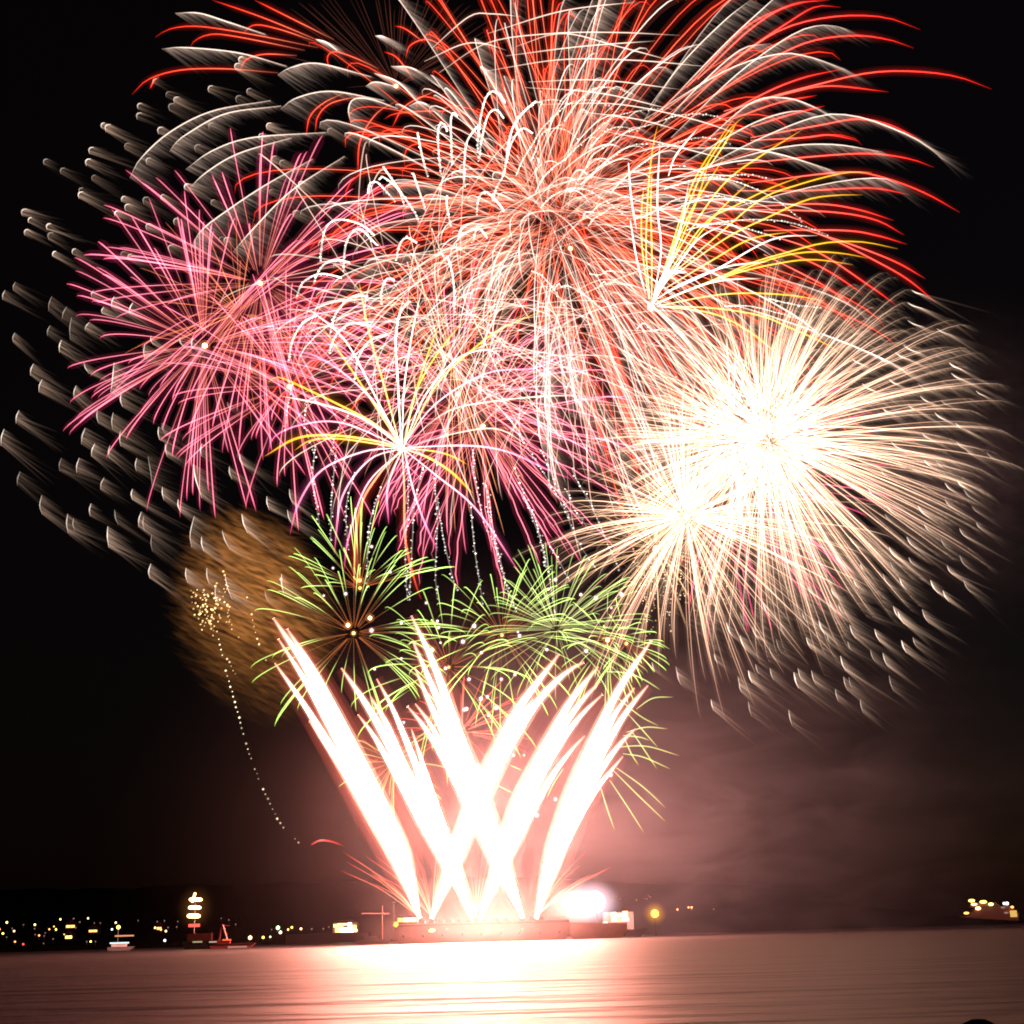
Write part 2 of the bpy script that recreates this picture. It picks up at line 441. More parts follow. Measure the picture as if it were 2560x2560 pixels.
# ------------------------------------------------------------------ smoke drifting right of the comets
def mat_drift_smoke(name, size, dens, col, lumpy=True):
    m, nt, out = nodes_of(name)
    tc = nt.nodes.new("ShaderNodeTexCoord")
    # the cloud thins out towards its edge, in its own space
    g = nt.nodes.new("ShaderNodeTexGradient"); g.gradient_type = 'QUADRATIC_SPHERE'
    mg = nt.nodes.new("ShaderNodeMapping"); mg.vector_type = 'TEXTURE'; mg.inputs["Scale"].default_value = size
    nt.links.new(tc.outputs["Object"], mg.inputs[0]); nt.links.new(mg.outputs[0], g.inputs[0])
    last = g.outputs[0]
    if lumpy:
        mp = nt.nodes.new("ShaderNodeMapping"); mp.inputs["Scale"].default_value = (0.020, 0.020, 0.058); mp.inputs["Rotation"].default_value = (0, .1, 0)
        nt.links.new(tc.outputs["Object"], mp.inputs[0])
        n = nt.nodes.new("ShaderNodeTexNoise"); n.inputs["Scale"].default_value = 1.0; n.inputs["Detail"].default_value = 6; n.inputs["Roughness"].default_value = .62; n.inputs["Distortion"].default_value = 1.1
        nt.links.new(mp.outputs[0], n.inputs["Vector"])
        r = nt.nodes.new("ShaderNodeMapRange"); r.inputs[1].default_value = .36; r.inputs[2].default_value = .70; r.inputs[3].default_value = .22; r.inputs[4].default_value = 1.0
        nt.links.new(n.outputs[0], r.inputs[0])
        mu = nt.nodes.new("ShaderNodeMath"); mu.operation = 'MULTIPLY'; nt.links.new(r.outputs[0], mu.inputs[0]); nt.links.new(last, mu.inputs[1]); last = mu.outputs[0]
    m2 = nt.nodes.new("ShaderNodeMath"); m2.operation = 'MULTIPLY'; m2.inputs[1].default_value = dens; nt.links.new(last, m2.inputs[0])
    v = nt.nodes.new("ShaderNodeVolumePrincipled"); v.inputs["Color"].default_value = (*col, 1)
    nt.links.new(m2.outputs[0], v.inputs["Density"]); nt.links.new(v.outputs[0], out.inputs["Volume"])
    return m
def smoke_bank(px, py, Y, size, mat, label):
    org = at(px, py, Y); b = Buf(); ball(b, (0, 0, 0), 1.0, size, ICO3)
    o = b.build("smoke", mat); o.location = [float(v) for v in org]; tag(o, label, "smoke", kind="stuff")
def smoke():
    z = (215, 85, 150); smoke_bank(1760, 2030, 650, z, mat_drift_smoke("drift_smoke", z, 0.0031, (.62, .72, .88)), "wide bank of pinkish smoke drifting right from the comets over the water")
    z = (95, 60, 120); smoke_bank(2420, 1120, 715, z, mat_drift_smoke("high_smoke", z, 0.0065, (.58, .72, .9)), "faint high wisp of smoke drifting off to the right of the white gold burst")
    z = (190, 70, 150); smoke_bank(1220, 2080, 625, z, mat_drift_smoke("thin_smoke", z, 0.00036, (.9, .8, .85), False), "thin rosy smoke glowing round the foot of the comets")
    z = (70, 26, 22); smoke_bank(1230, 2290, 590, z, mat_drift_smoke("deck_smoke", z, 0.0026, (.9, .88, .9), False), "low bank of dense smoke lying along the barge deck")  # spread forward so the lit smoke also brightens the hull
    z = (58, 14, 13); smoke_bank(1225, 2330, 578, z, mat_drift_smoke("hull_glare_haze", z, 0.022, (.95, .85, .88), False), "veil of lit haze added in front of the barge for the glare over its hull")  # haze added to veil the hull in glare
    z = (13, 9, 12); smoke_bank(1432, 2270, 602, z, mat_drift_smoke("flare_smoke", z, 0.035, (.9, .88, .97), False), "pale lilac puff of smoke beside the white flare at the right end of the barge")
smoke()

# ------------------------------------------------------------------ barge and flare
M_HULL = mat_paint("barge_hull", (0.16, 0.11, 0.10), .6)
M_STEEL = mat_paint("grey_steel", (0.07, 0.065, 0.065), .5)
M_DARK = mat_paint("dark_paint", (0.006, 0.0055, 0.0055), .8)
M_WARM = mat_emit("warm_lamp", (1.0, .62, .25), 5.0, False)
M_AMBER = mat_emit("amber_lamp", (1.0, .42, .10), 3.2, False)
M_YELLOW = mat_emit("yellow_lamp", (1.0, .75, .12), 5.0, False)
M_WHITE = mat_emit("white_lamp", (1.0, .88, .75), 6.0, False)
M_COOL = mat_emit("cool_lamp", (.75, .95, 1.0), 3.0, False)
M_GREEN = mat_emit("green_lamp", (.45, 1.0, .30), 4.0, False)
M_RED = mat_emit("red_lamp", (1.0, .08, .06), 2.4, False)
M_DIM = mat_emit("dim_lamp", (.9, .55, .45), .35, False)
M_FLOOD = mat_emit("flood_lamp", (1.0, .55, .22), 9.0, True)

def barge():
    Y = 590.0
    a = at(985, 2351, Y); e = at(1424, 2343, Y)
    L = a[0]; Rr = e[0]; D = 16.0; org = np.array([(L + Rr) / 2, Y + D / 2, 0.0])
    root = empty("barge", org, "long flat fireworks barge with the comets rising from its deck", "barge")
    h = 7.6
    b = Buf(); prism_xz(b, [(L + 3, -1.5), (Rr - 3, -1.5), (Rr, 2.5), (Rr, h), (L, h), (L, 2.5)], Y, Y + D); b.build("hull", M_HULL, root, org)
    b = Buf(); box(b, (L - .15, Y - .18, h - .9), (Rr + .15, Y - .02, h - .55)); b.build("rubbing_strake", M_DARK, root, org)
    for k in range(14):
        x = L + 11 + k * (Rr - L - 22) / 13
        b = Buf(); box(b, (x - 1.1, Y + 3, h + .01), (x + 1.1, Y + 11, h + 1.1))
        for q in range(4):
            tube(b, [(x - .75 + q * .5, Y + 4 + (q % 2), h + 1.12), (x - .75 + q * .5, Y + 4 + (q % 2), h + 1.9)], .18, (0, 0, 0), 6, True)
        b.build("mortar_rack", M_STEEL, root, org)
    b = Buf()
    for k in range(25):
        x = L + 10.5 + k * (Rr - L - 12) / 24; box(b, (x - .05, Y + .2, h + .01), (x + .05, Y + .3, h + 1.1))
    box(b, (L + 10.4, Y + .21, h + 1.1), (Rr - 1.4, Y + .29, h + 1.18)); box(b, (L + 10.4, Y + .22, h + .55), (Rr - 1.4, Y + .28, h + .6)); b.build("railing", M_STEEL, root, org)
    for k in range(9):
        x = L + 4 + k * (Rr - L - 8) / 8; b = Buf(); ball(b, (x, Y - .45, 3.0), .55, (1, .8, 1.1), ICO1); b.build("tyre_fender", M_DARK, root, org)
    # lit cabin at the left end
    b = Buf(); box(b, (L + .3, Y + 2, h + .01), (L + 9.5, Y + 9, h + .5)); box(b, (L + 1.0, Y + 2.4, h + .5), (L + 9.2, Y + 8.6, h + 2.9)); cab = b.build("cabin", M_STEEL, root, org)
    b = Buf(); box(b, (L + .8, Y + 2.2, h + 2.9), (L + 9.4, Y + 8.8, h + 3.1)); b.build("roof", M_DARK, cab, None).location = [float(-v) for v in org]
    for x0, x1, mm in ((1.3, 3.4, M_AMBER), (3.6, 6.2, M_WARM), (6.4, 8.9, M_WARM)):
        b = Buf(); box(b, (L + x0, Y + 2.36, h + .9), (L + x1, Y + 2.399, h + 2.4)); b.build("window", mm, cab, None).location = [float(-v) for v in org]
    for px, py in ((1080, 2326), (1118, 2323), (1215, 2324), (1256, 2322), (1306, 2322), (1342, 2321)):
        p = at(px, py, Y - .25); b = Buf(); ball(b, p, .55 if px != 1080 else 1.0, (1.5, .4, .7), ICO1); b.build("hull_lamp", M_WARM if px == 1080 else M_DIM, root, org)
    p = at(990, 2311, Y - .3); b = Buf(); ball(b, p, 1.1, shape=ICO1); o = b.build("side_lamp", mat_emit("side_red", (1, .25, .03), 5, False), root, org); o['label'] = "orange red lamp on the left corner"
    b = Buf(); p = at(985, 2256, Y + 4); tube(b, [(p[0], p[1], h), (p[0], p[1], p[2])], .12, (0, 0, 0), 6, True); ms = b.build("mast", M_STEEL, root, org)
    b = Buf(); ball(b, p, .6, (1.6, 1, .8), ICO1); b.build("mast_lamp", M_DIM, ms, None).location = [float(-v) for v in org]
barge()

def flare():
    p = at(1490, 2254, 600)
    root = empty("flare", p, "blinding white flare burning at the right end of the barge", "flare")
    V, F = ICO3; rg = random.Random(4)
    V = V * (1 + np.array([rg.uniform(-.06, .06) for _ in V])[:, None])
    b = Buf(); b.add(p + V * np.array([3.6, 3.0, 4.0]), F, np.zeros((len(V), 3))); b.build("flare_fire", mat_emit("flare_fire", (1, .8, .9), 12.0, True), root, p, True)
    glow_ball("flare_glow", p + np.array([-2.0, 0, -.5]), (14, 10, 11), (1, .76, .88), .35, root, p)  # bloom of the flare, added as an emissive ball
    b = Buf(); tube(b, [(p[0], p[1], 6.5), (p[0], p[1], p[2] - 3.4)], .25, (0, 0, 0), 8, True); b.build("flare_stand", M_STEEL, root, p)
    b = Buf(); prism_xz(b, [(p[0] - 9, -1), (p[0] + 9, -1), (p[0] + 12, 3.2), (p[0] + 12, 5.6), (p[0] - 11, 6.5), (p[0] - 11, 2)], p[1] - 4, p[1] + 6); b.build("pontoon", M_HULL, root, p)
flare()

# ------------------------------------------------------------------ fireworks
# big red shell
RED = [(0, (.15, .05, .03)), (.15, (.5, .14, .07)), (.35, (1.35, .24, .12)), (.65, (1.9, .13, .055)), (.9, (1.6, .05, .02)), (1, (.35, .004, .002))]
REDARC = [(0, (1.2, .3, .2)), (.35, (2.4, .28, .18)), (.7, (2.4, .12, .08)), (.9, (1.7, .035, .02)), (1, (.3, .003, .002))]
SIL = [(0, (.06, .035, .025)), (.2, (.28, .17, .12)), (.5, (.95, .68, .55)), (.85, (1.15, .92, .8)), (1, (.2, .13, .10))]
CREAM = [(0, (.5, .33, .25)), (.4, (1.35, 1.05, .85)), (.8, (1.3, 1.05, .85)), (1, (.2, .14, .09))]
C1 = lambda p: crop(p, 0, 0, .6625)
C2 = lambda p: crop(p, 1280, 0, .6625)
C3 = lambda p: crop(p, 0, 700, .5176)
C4 = lambda p: crop(p, 700, 700, .5176)
C5 = lambda p: crop(p, 1560, 700, .5176)
C8 = lambda p: crop(p, 1560, 1500, .5176)
H1 = lambda p: crop(p, 750, 200, .3106)
H2 = lambda p: crop(p, 1250, 200, .3106)
J4 = lambda p: crop(p, 1550, 300, .4658)
red_arcs = [C2(p) for p in (
 [(500, 470), (780, 270), (1000, 120), (1200, 65), (1400, 65), (1540, 112)], [(700, 400), (900, 270), (1100, 165), (1280, 135), (1420, 150), (1515, 182)],
 [(640, 420), (850, 220), (1050, 80), (1150, 25), (1240, 28)], [(700, 300), (900, 110), (1050, 20), (1200, 0)], [(660, 330), (860, 120), (1000, 40), (1120, 5)],
 [(700, 480), (900, 390), (1150, 320), (1350, 275), (1520, 270), (1680, 290), (1810, 337)], [(600, 560), (900, 380), (1080, 300), (1250, 260)],
 [(800, 420), (1050, 350), (1200, 325), (1420, 347)], [(900, 520), (1150, 475), (1300, 450), (1420, 470), (1545, 527)], [(850, 620), (1150, 590), (1350, 580), (1500, 600), (1592, 632)],
 [(900, 690), (1250, 650), (1400, 670), (1560, 730), (1690, 802)], [(850, 720), (1100, 720), (1350, 710), (1500, 735)], [(900, 780), (1150, 770), (1300, 790), (1440, 832)],
 [(900, 790), (1200, 800), (1370, 830), (1480, 887)], [(950, 870), (1250, 870), (1380, 890), (1490, 922)], [(900, 530), (1100, 520), (1200, 510), (1310, 532)],
 [(1150, 880), (1300, 930), (1450, 990), (1560, 1052)], [(1050, 850), (1200, 900), (1400, 1000), (1500, 1060), (1600, 1142)], [(950, 880), (1150, 950), (1350, 1080), (1450, 1152)],
 [(900, 900), (1150, 1000), (1330, 1112)], [(950, 960), (1180, 1080), (1300, 1170)], [(830, 450), (1000, 390), (1150, 360)], [(900, 480), (1060, 430), (1180, 400)])]
red_arcs_l = [C1(p) for p in (
 [(1200, 180), (950, 130), (750, 100), (640, 110), (585, 142)], [(1150, 190), (900, 140), (800, 130), (740, 150), (718, 178)], [(1050, 275), (850, 260), (680, 265), (560, 300), (498, 357)],
 [(1430, 260), (1330, 215), (1260, 195), (1235, 220), (1247, 268)], [(1200, 160), (1050, 110), (960, 95), (915, 128)], [(1120, 210), (1000, 205), (930, 225), (905, 268)],
 [(1500, 380), (1420, 430), (1360, 530), (1350, 655)], [(1300, 350), (1220, 390), (1170, 440), (1155, 512)], [(1370, 360), (1250, 390), (1200, 440), (1190, 500)], [(1560, 490), (1470, 505), (1400, 510), (1368, 530)],
 [(1230, 165), (1000, 70), (800, 0)], [(1260, 150), (1060, 50), (960, 0)], [(1600, 160), (1530, 110), (1490, 98)], [(1700, 200), (1620, 150), (1550, 170), (1530, 220)], [(1560, 300), (1500, 220), (1450, 195)],
 [(1650, 340), (1530, 400), (1480, 480)], [(1740, 420), (1600, 420), (1490, 430), (1450, 450)], [(600, 290), (580, 305), (566, 335)])]
def red_extra(org):
    bs = []
    for i, p in enumerate(red_arcs): bs.append(traced(p, 640, rnd.uniform(-60, 60), 2.4, REDARC, 22, (.13, .004, .003)))
    for i, p in enumerate(red_arcs_l): bs.append(traced(p, 640, rnd.uniform(-60, 60), 2.0, RED, 20, (.11, .004, .002)))
    return bs
burst("firework_burst", "huge red chrysanthemum burst filling the top with drooping red arcs", (1400, 540), 640, 930, 290, RED, 1.8, 11, sag=.16, wind=.06, t0=.08, scatter=45, t1=(.35, .95),
      flt=lambda d: not (d[1] < -.55 and d[0] < .2), halo=(.085, .004, .0015), extra=red_extra)

# silver shell with feathered trails
FTH = (14, 85, 2.2, (.060, .040, .031), 2.8)
sil_arcs = [C1(p) for p in (
 [(1000, 130), (850, 80), (750, 50), (660, 50)], [(1080, 250), (900, 200), (700, 180), (610, 185)], [(1400, 290), (1200, 240), (1100, 255), (1048, 282)], [(1450, 380), (1250, 345), (1120, 370), (1058, 412)],
 [(1500, 410), (1400, 375), (1335, 375), (1315, 415), (1325, 465)], [(1020, 380), (800, 420), (640, 500), (530, 600), (490, 672)], [(1060, 400), (850, 430), (700, 510), (655, 550), (640, 572)],
 [(1230, 500), (950, 520), (800, 570), (700, 640)], [(1100, 520), (900, 580), (780, 650), (713, 712)], [(1180, 600), (1000, 700), (850, 800), (760, 870), (722, 932)], [(1300, 590), (1100, 720), (950, 870), (880, 950)],
 [(1270, 190), (1230, 160), (1190, 148)], [(1500, 180), (1450, 140), (1415, 135)], [(1700, 480), (1600, 390), (1540, 400)], [(1500, 330), (1420, 310), (1380, 325)],
 [(1660, 330), (1560, 260), (1475, 250)], [(1580, 390), (1500, 310), (1410, 275)])]
sil_arcs += [C2(p) for p in (
 [(500, 450), (800, 270), (1000, 205), (1120, 215), (1255, 262)], [(700, 560), (900, 390), (1030, 370), (1130, 400), (1205, 442)], [(600, 700), (900, 540), (1150, 440), (1300, 440), (1450, 490), (1550, 540), (1625, 602)],
 [(700, 640), (1000, 560), (1200, 545), (1392, 572)], [(600, 560), (850, 560), (1000, 580), (1205, 642)], [(560, 420), (800, 170), (950, 30), (1050, -60)], [(600, 520), (850, 280), (1060, 130), (1180, 95), (1260, 110)],
 [(560, 480), (700, 330), (860, 190), (970, 165)], [(520, 400), (650, 230), (800, 80), (900, 0)], [(640, 620), (900, 470), (1060, 420), (1140, 430)])]
def sil_extra(org):
    bs = []
    for p in sil_arcs: bs.append(traced(p, 655, rnd.uniform(-60, 60), 2.2, CREAM, 20, None, (12, 78, 2.0, (.070, .049, .039), 2.6)))
    return bs
burst("firework_burst", "great silver burst of feathered trails smeared by the wind, behind the red one", (1390, 590), 655, 850, 135, SIL, 1.9, 23, sag=.12, wind=.05, t0=.08, scatter=45, t1=(.3, .95),
      flt=lambda d: abs(d[2]) < .85 and not (d[0] < -.3 and d[1] < -.3), fth=FTH, extra=sil_extra)
# cross-running cream arcs high in the middle
def cream_bands():
    org = at(1500, 260, 650)
    root = empty("firework_burst", org, "sheaf of cream arcs sweeping sideways across the top centre", "firework")
    lines = [crop(p, 800, 0, .4658) for p in (
     [(640, 390), (900, 230), (1250, 180), (1600, 175), (1932, 190)], [(560, 330), (760, 240), (880, 235), (1000, 270)], [(600, 260), (800, 90), (920, 75), (1080, 90)], [(1120, 440), (1500, 430), (1932, 480)],
     [(900, 380), (1300, 320), (1700, 325), (2100, 360)], [(1100, 470), (1500, 500), (1900, 590)], [(1050, 250), (1300, 180), (1600, 250), (1900, 330)], [(1400, 600), (1700, 640), (1932, 700)],
     [(1000, 300), (1400, 250), (1800, 220)], [(900, 180), (1300, 60), (1700, 10)], [(1500, 700), (1800, 760), (2200, 860)], [(1200, 560), (1600, 560), (2000, 640), (2300, 740)])]
    trails_into(root, org, [traced(p, 650, rnd.uniform(-40, 40), 2.0, CREAM, 20, (.05, .012, .008)) for p in lines], "spark_trail")
cream_bands()
burst("firework_burst", "faint brown fan of thin rays fading out at the top left", (990, 215), 660, 330, 60, [(0, (.03, .008, .005)), (.5, (.055, .016, .010)), (1, (0, 0, 0))], 2.0, 31, sag=.02, t0=.05,
      flt=lambda d: d[1] > .2, corecol=(6, 3, 1.2), corer=8)

# pink shells
PINK = [(0, (.3, .09, .035)), (.28, (.7, .17, .12)), (.42, (1.45, .36, .46)), (.8, (1.6, .36, .52)), (.95, (.95, .07, .18)), (1, (.2, .01, .03))]
ORNG = [(0, (.8, .25, .08)), (.4, (.75, .2, .09)), (.8, (.45, .1, .04)), (1, (0, 0, 0))]
GP = "pink peony bursts"
burst("firework_burst", "upper pink peony burst at the left with an amber heart", (650, 708), 610, 445, 100, PINK, 2.0, 41, sag=.05, t0=.07, t1=(.8, 1.02), group=GP, corecol=(8, 4, 1), corer=9, halo=(.045, .003, .010), flt=lambda d: abs(d[2]) < .93)
burst("firework_burst", "lower pink peony burst at the far left with an amber heart", (512, 864), 600, 425, 105, PINK, 2.0, 42, sag=.07, t0=.07, t1=(.78, 1.02), group=GP, corecol=(8, 5, 2), corer=10, halo=(.045, .003, .010), flt=lambda d: abs(d[2]) < .93)
burst("firework_burst", "pink peony burst whose amber heart lies left of the yellow palm", (723, 967), 615, 390, 75, PINK, 1.9, 43, sag=.09, t0=.07, t1=(.75, 1.0), group=GP, corecol=(8, 4, 1), corer=9, halo=(.05, .004, .010))
burst("firework_burst", "pink peony burst in the middle right of the yellow palm", (1145, 985), 620, 430, 85, PINK, 1.9, 44, sag=.10, wind=.04, t0=.07, t1=(.7, 1.0), group=GP, corecol=(8, 5, 2), corer=8, halo=(.05, .004, .010))
burst("firework_burst", "pink peony burst with wavy tips below the middle", (1207, 1066), 618, 400, 80, PINK, 1.9, 45, sag=.14, wind=.08, t0=.07, t1=(.7, 1.0), wob=3.0, group=GP, corecol=(8, 5, 2), corer=9, halo=(.05, .004, .010))
burst("firework_burst", "magenta burst half hidden behind the white gold burst, tips showing to the lower right", (1800, 1190), 640, 430, 60, [(0, (.5, .08, .12)), (.5, (1.0, .15, .3)), (.9, (.9, .04, .18)), (1, (.2, 0, .03))], 2.0, 46, sag=.08, t0=.2, group=GP, flt=lambda d: d[0] > -.2)
burst("firework_burst", "amber burst of thin rays glowing inside the two left pink bursts", (600, 780), 606, 300, 42, ORNG, 1.5, 47, sag=.06, t0=.05)
burst("firework_burst", "amber burst of thin rays woven through the centre", (1130, 900), 612, 400, 65, [(0, (1.2, .5, .25)), (.5, (1.0, .4, .2)), (.9, (.6, .2, .08)), (1, (0, 0, 0))], 1.5, 48, sag=.10, t0=.05)

burst("firework_burst", "cream burst of thin criss cross rays woven through the middle", (1120, 800), 612, 450, 170, [(0, (.3, .2, .14)), (.3, (.9, .6, .47)), (.8, (1.2, .82, .66)), (1, (.1, .05, .03))], 1.9, 49, sag=.12, wind=.05, t0=.08, t1=(.5, 1.05), halo=(.03, .009, .007), scatter=90)
burst("firework_burst", "cream burst of fine rays crossing the red shell high in the middle", (1370, 520), 645, 700, 110, [(0, (.2, .1, .07)), (.25, (.8, .6, .48)), (.7, (1.35, 1.18, 1.02)), (1, (.1, .05, .03))], 1.9, 50, sag=.14, wind=.06, t0=.08, t1=(.4, 1.0), halo=(.035, .006, .004), scatter=40)
burst("firework_burst", "pinkish cream burst hanging down between the pink and the white gold bursts", (1430, 850), 630, 430, 130, [(0, (.3, .14, .1)), (.3, (.9, .45, .36)), (.8, (1.0, .6, .5)), (1, (.1, .04, .03))], 1.8, 54, sag=.18, wind=.08, t0=.08, t1=(.5, 1.0), halo=(.035, .007, .007), scatter=80, flt=lambda d: d[1] < .4)
# yellow and pink palm
YEL = [(0, (2.0, 1.5, .8)), (.3, (1.9, 1.2, .25)), (.7, (1.6, .9, .04)), (.93, (1.3, .55, .02)), (1, (.2, .06, 0))]
PKA = [(0, (2.0, 1.4, 1.2)), (.35, (2.2, 1.2, 1.3)), (.75, (1.6, .4, .7)), (.95, (.8, .05, .2)), (1, (.1, .0, .02))]
WHT = [(0, (2.4, 2.0, 1.6)), (.5, (2.4, 2.1, 1.8)), (.9, (1.4, 1.1, .9)), (1, (.3, .2, .15))]
RDO = [(0, (2.0, 1.2, .7)), (.35, (1.8, .6, .25)), (.8, (1.2, .12, .06)), (1, (.2, .0, .0))]
def palm():
    org = at(1003, 1121, 605)
    root = empty("firework_burst", org, "palm burst of thick yellow and pink arcs left of centre", "firework")
    L = []
    def a(p, st, w=3.4, h=None): L.append(traced(C4(p), 605, rnd.uniform(-35, 35), w, st, 22, h, taper=(.45, .9, .95, .35)))
    yh = (.10, .03, 0); ph = (.10, .015, .04)
    a([(590, 810), (450, 775), (250, 750), (80, 765), (-75, 852)], YEL, 4.4, yh); a([(590, 812), (300, 768), (150, 775), (68, 825)], YEL, 3.4, yh)
    a([(600, 815), (720, 860), (830, 930), (932, 1032)], YEL, 4.4, yh); a([(600, 812), (760, 830), (850, 860), (905, 892)], YEL, 3.0, yh)
    a([(575, 790), (480, 640), (350, 440), (200, 220)], YEL, 3.4, yh); a([(575, 780), (500, 500), (430, 250), (380, 0)], YEL, 3.4, yh)
    a([(608, 780), (650, 560), (750, 370), (902, 178)], YEL, 3.0, yh); a([(618, 765), (760, 500), (950, 320), (1080, 230), (1272, 148)], YEL, 3.4, yh); a([(600, 780), (640, 600), (700, 400), (772, 200)], YEL, 3.0, yh)
    a([(585, 790), (570, 500), (560, 260), (602, 70)], WHT, 4.0); a([(590, 790), (600, 520), (640, 250), (690, 20)], WHT, 3.0)
    a([(580, 810), (400, 830), (200, 920), (90, 1080), (48, 1232)], PKA, 3.4, ph); a([(580, 815), (430, 870), (300, 1050), (262, 1322)], PKA, 3.4, ph); a([(590, 820), (520, 1000), (525, 1182)], PKA, 3.4, ph)
    a([(590, 820), (470, 950), (380, 1130), (355, 1500)], RDO, 4.4, (.16, .01, .005)); a([(600, 820), (640, 1000), (690, 1150), (762, 1312)], PKA, 3.4, ph); a([(600, 820), (750, 940), (950, 1110), (1162, 1422)], PKA, 3.4, ph)
    a([(600, 810), (900, 800), (1100, 830), (1300, 920), (1412, 962)], PKA, 3.4, ph); a([(590, 800), (450, 690), (300, 610), (50, 490), (-20, 470), (-62, 500)], YEL, 4.0, yh); a([(580, 800), (400, 670), (200, 600), (0, 560)], WHT, 3.4)
    a([(600, 800), (800, 640), (1000, 590), (1300, 560), (1502, 562)], CREAM, 3.2); a([(590, 820), (600, 1000), (605, 1250), (650, 1450), (682, 1542)], RDO, 3.8, (.12, .01, .005)); a([(590, 820), (420, 990), (330, 1250), (310, 1402)], PKA, 3.0, ph)
    a([(580, 805), (300, 690), (100, 700), (-30, 760), (-60, 850)], PKA, 3.0, ph); a([(595, 800), (750, 600), (1000, 450), (1250, 420), (1440, 300)], PKA, 3.0, ph); a([(590, 800), (430, 560), (200, 380), (0, 330)], PKA, 3.4, ph)
    a([(590, 800), (480, 600), (320, 300), (130, 130)], WHT, 3.2); a([(600, 800), (700, 560), (860, 380), (1020, 340), (1100, 420)], WHT, 3.0); a([(600, 812), (850, 740), (1050, 720), (1200, 800)], CREAM, 3.0)
    trails_into(root, org, L, "palm_frond")
    core(root, org, org, 14, (8, 6, 3))
palm()
# yellow palm right
def palm_r():
    org = at(1627, 768, 615)
    root = empty("firework_burst", org, "yellow palm burst at the right shooting arcs up and to the right", "firework")
    L = []
    def a(p, st=YEL, w=2.8): L.append(traced(J4(p), 615, rnd.uniform(-40, 40), w, st, 22, (.06, .025, 0) if st is YEL else None, taper=(.5, .9, .95, .4)))
    for p in ([(160, 960), (140, 700), (150, 400), (175, 150), (205, 20)], [(155, 960), (120, 700), (115, 500), (130, 340)], [(170, 960), (170, 700), (165, 450), (172, 260)], [(190, 950), (270, 700), (340, 480), (410, 300), (530, 110), (610, -10)],
              [(190, 950), (300, 640), (390, 400), (460, 250), (590, 50), (670, -20)], [(478, 255), (560, 130), (622, 20)], [(230, 850), (380, 590), (560, 340), (760, 190), (982, 50)], [(230, 870), (450, 560), (620, 460), (800, 370), (982, 300)],
              [(240, 860), (500, 640), (750, 430), (950, 350), (1200, 285), (1352, 282)], [(240, 870), (560, 640), (800, 520), (1000, 430), (1150, 405), (1302, 402)], [(250, 900), (500, 750), (700, 640), (902, 602)],
              [(200, 980), (500, 860), (700, 770), (900, 710), (1100, 660), (1300, 655), (1492, 692)], [(200, 980), (480, 870), (800, 750), (1000, 710), (1180, 715), (1332, 742)], [(250, 960), (600, 830), (850, 770), (1040, 750), (1252, 777)],
              [(200, 1000), (450, 950), (650, 930), (900, 940), (1102, 972)], [(200, 1000), (500, 1010), (750, 1050), (900, 1110), (1100, 1200), (1192, 1262)], [(220, 1000), (500, 1040), (700, 1140), (852, 1262)], [(200, 930), (330, 640), (430, 380), (480, 200)],
              [(210, 900), (330, 600), (420, 420), (560, 200)], [(240, 880), (420, 620), (560, 460), (700, 330)]): a(p)
    for p in ([(55, 540), (90, 750), (140, 950)], [(45, 230), (60, 420), (90, 600)], [(180, 960), (220, 700), (200, 450), (215, 100)], [(200, 940), (280, 820), (420, 640), (560, 560)], [(200, 960), (330, 880), (560, 790), (800, 760)], [(190, 990), (400, 900), (560, 860), (760, 850)],
              [(180, 960), (260, 780), (330, 560), (370, 330)], [(240, 930), (520, 800), (820, 640), (1060, 620)], [(260, 300), (300, 190), (420, 40)]): a(p, WHT, 3.0)
    for k in range(34):
        q = k / 33; p = [(175, 985), (200 + 30 * q, 900 - 20 * q), (225 + 60 * q, 830 - 30 * q + 40 * abs(q - .5)), (250 + 110 * q, 800 + 20 * q)]
        a(p, WHT, 4.4)
    trails_into(root, org, L, "palm_frond")
    core(root, org, org, 13, (9, 8, 5))
palm_r()

# white gold shells
GOLD = [(0, (1.6, .7, .40)), (.15, (3.0, 1.35, .85)), (.5, (1.2, .68, .45)), (.8, (.46, .28, .18)), (1, (.06, .03, .02))]
GW = "white gold bursts"
burst("firework_burst", "blinding white gold burst at the right, the largest of its kind", (1920, 1098), 620, 515, 640, GOLD, 1.5, 51, sag=.10, wind=.10, t0=.01, t1=(.75, 1.05), group=GW, fth=(8, 55, 7, (.05, .033, .023), 2.8), drag=1.5, halo=(.036, .021, .015), scatter=14)
burst("firework_burst", "white gold burst below and left of the largest, with long rays hanging down", (1716, 1292), 610, 450, 250, GOLD, 1.6, 52, sag=.13, wind=.07, t0=.05, t1=(.65, 1.08), group=GW, corecol=(7, 5, 3.5), corer=9, drag=1.5, halo=(.03, .016, .011))
burst("firework_burst", "small warm gold burst at the lower left of the white ones, sparkling with beads", (1640, 1372), 604, 250, 80, [(0, (.7, .4, .18)), (.3, (.8, .48, .24)), (.8, (.45, .25, .12)), (1, (.1, .04, .02))], 1.6, 53, sag=.14, t0=.05, group=GW, corecol=(6, 4.5, 2.6), corer=12)
def white_heart():
    rg = random.Random(5)
    for (c, Y, R, n, lab) in (((1835, 1105), 618, 290, 170, "dense white burst filling the gap between the two white gold bursts"), ((1930, 1020), 625, 240, 90, "dense white crest on the upper edge of the blinding burst")):
        burst("firework_burst", lab, c, Y, R, n, [(0, (1.8, .75, .45)), (.4, (2.6, 1.1, .72)), (.75, (1.0, .52, .36)), (1, (.06, .04, .03))], 2.0, rg.randint(1, 999), sag=.06, t0=.0, t1=(.5, 1.05), group=GW, halo=(.07, .042, .03))
white_heart()
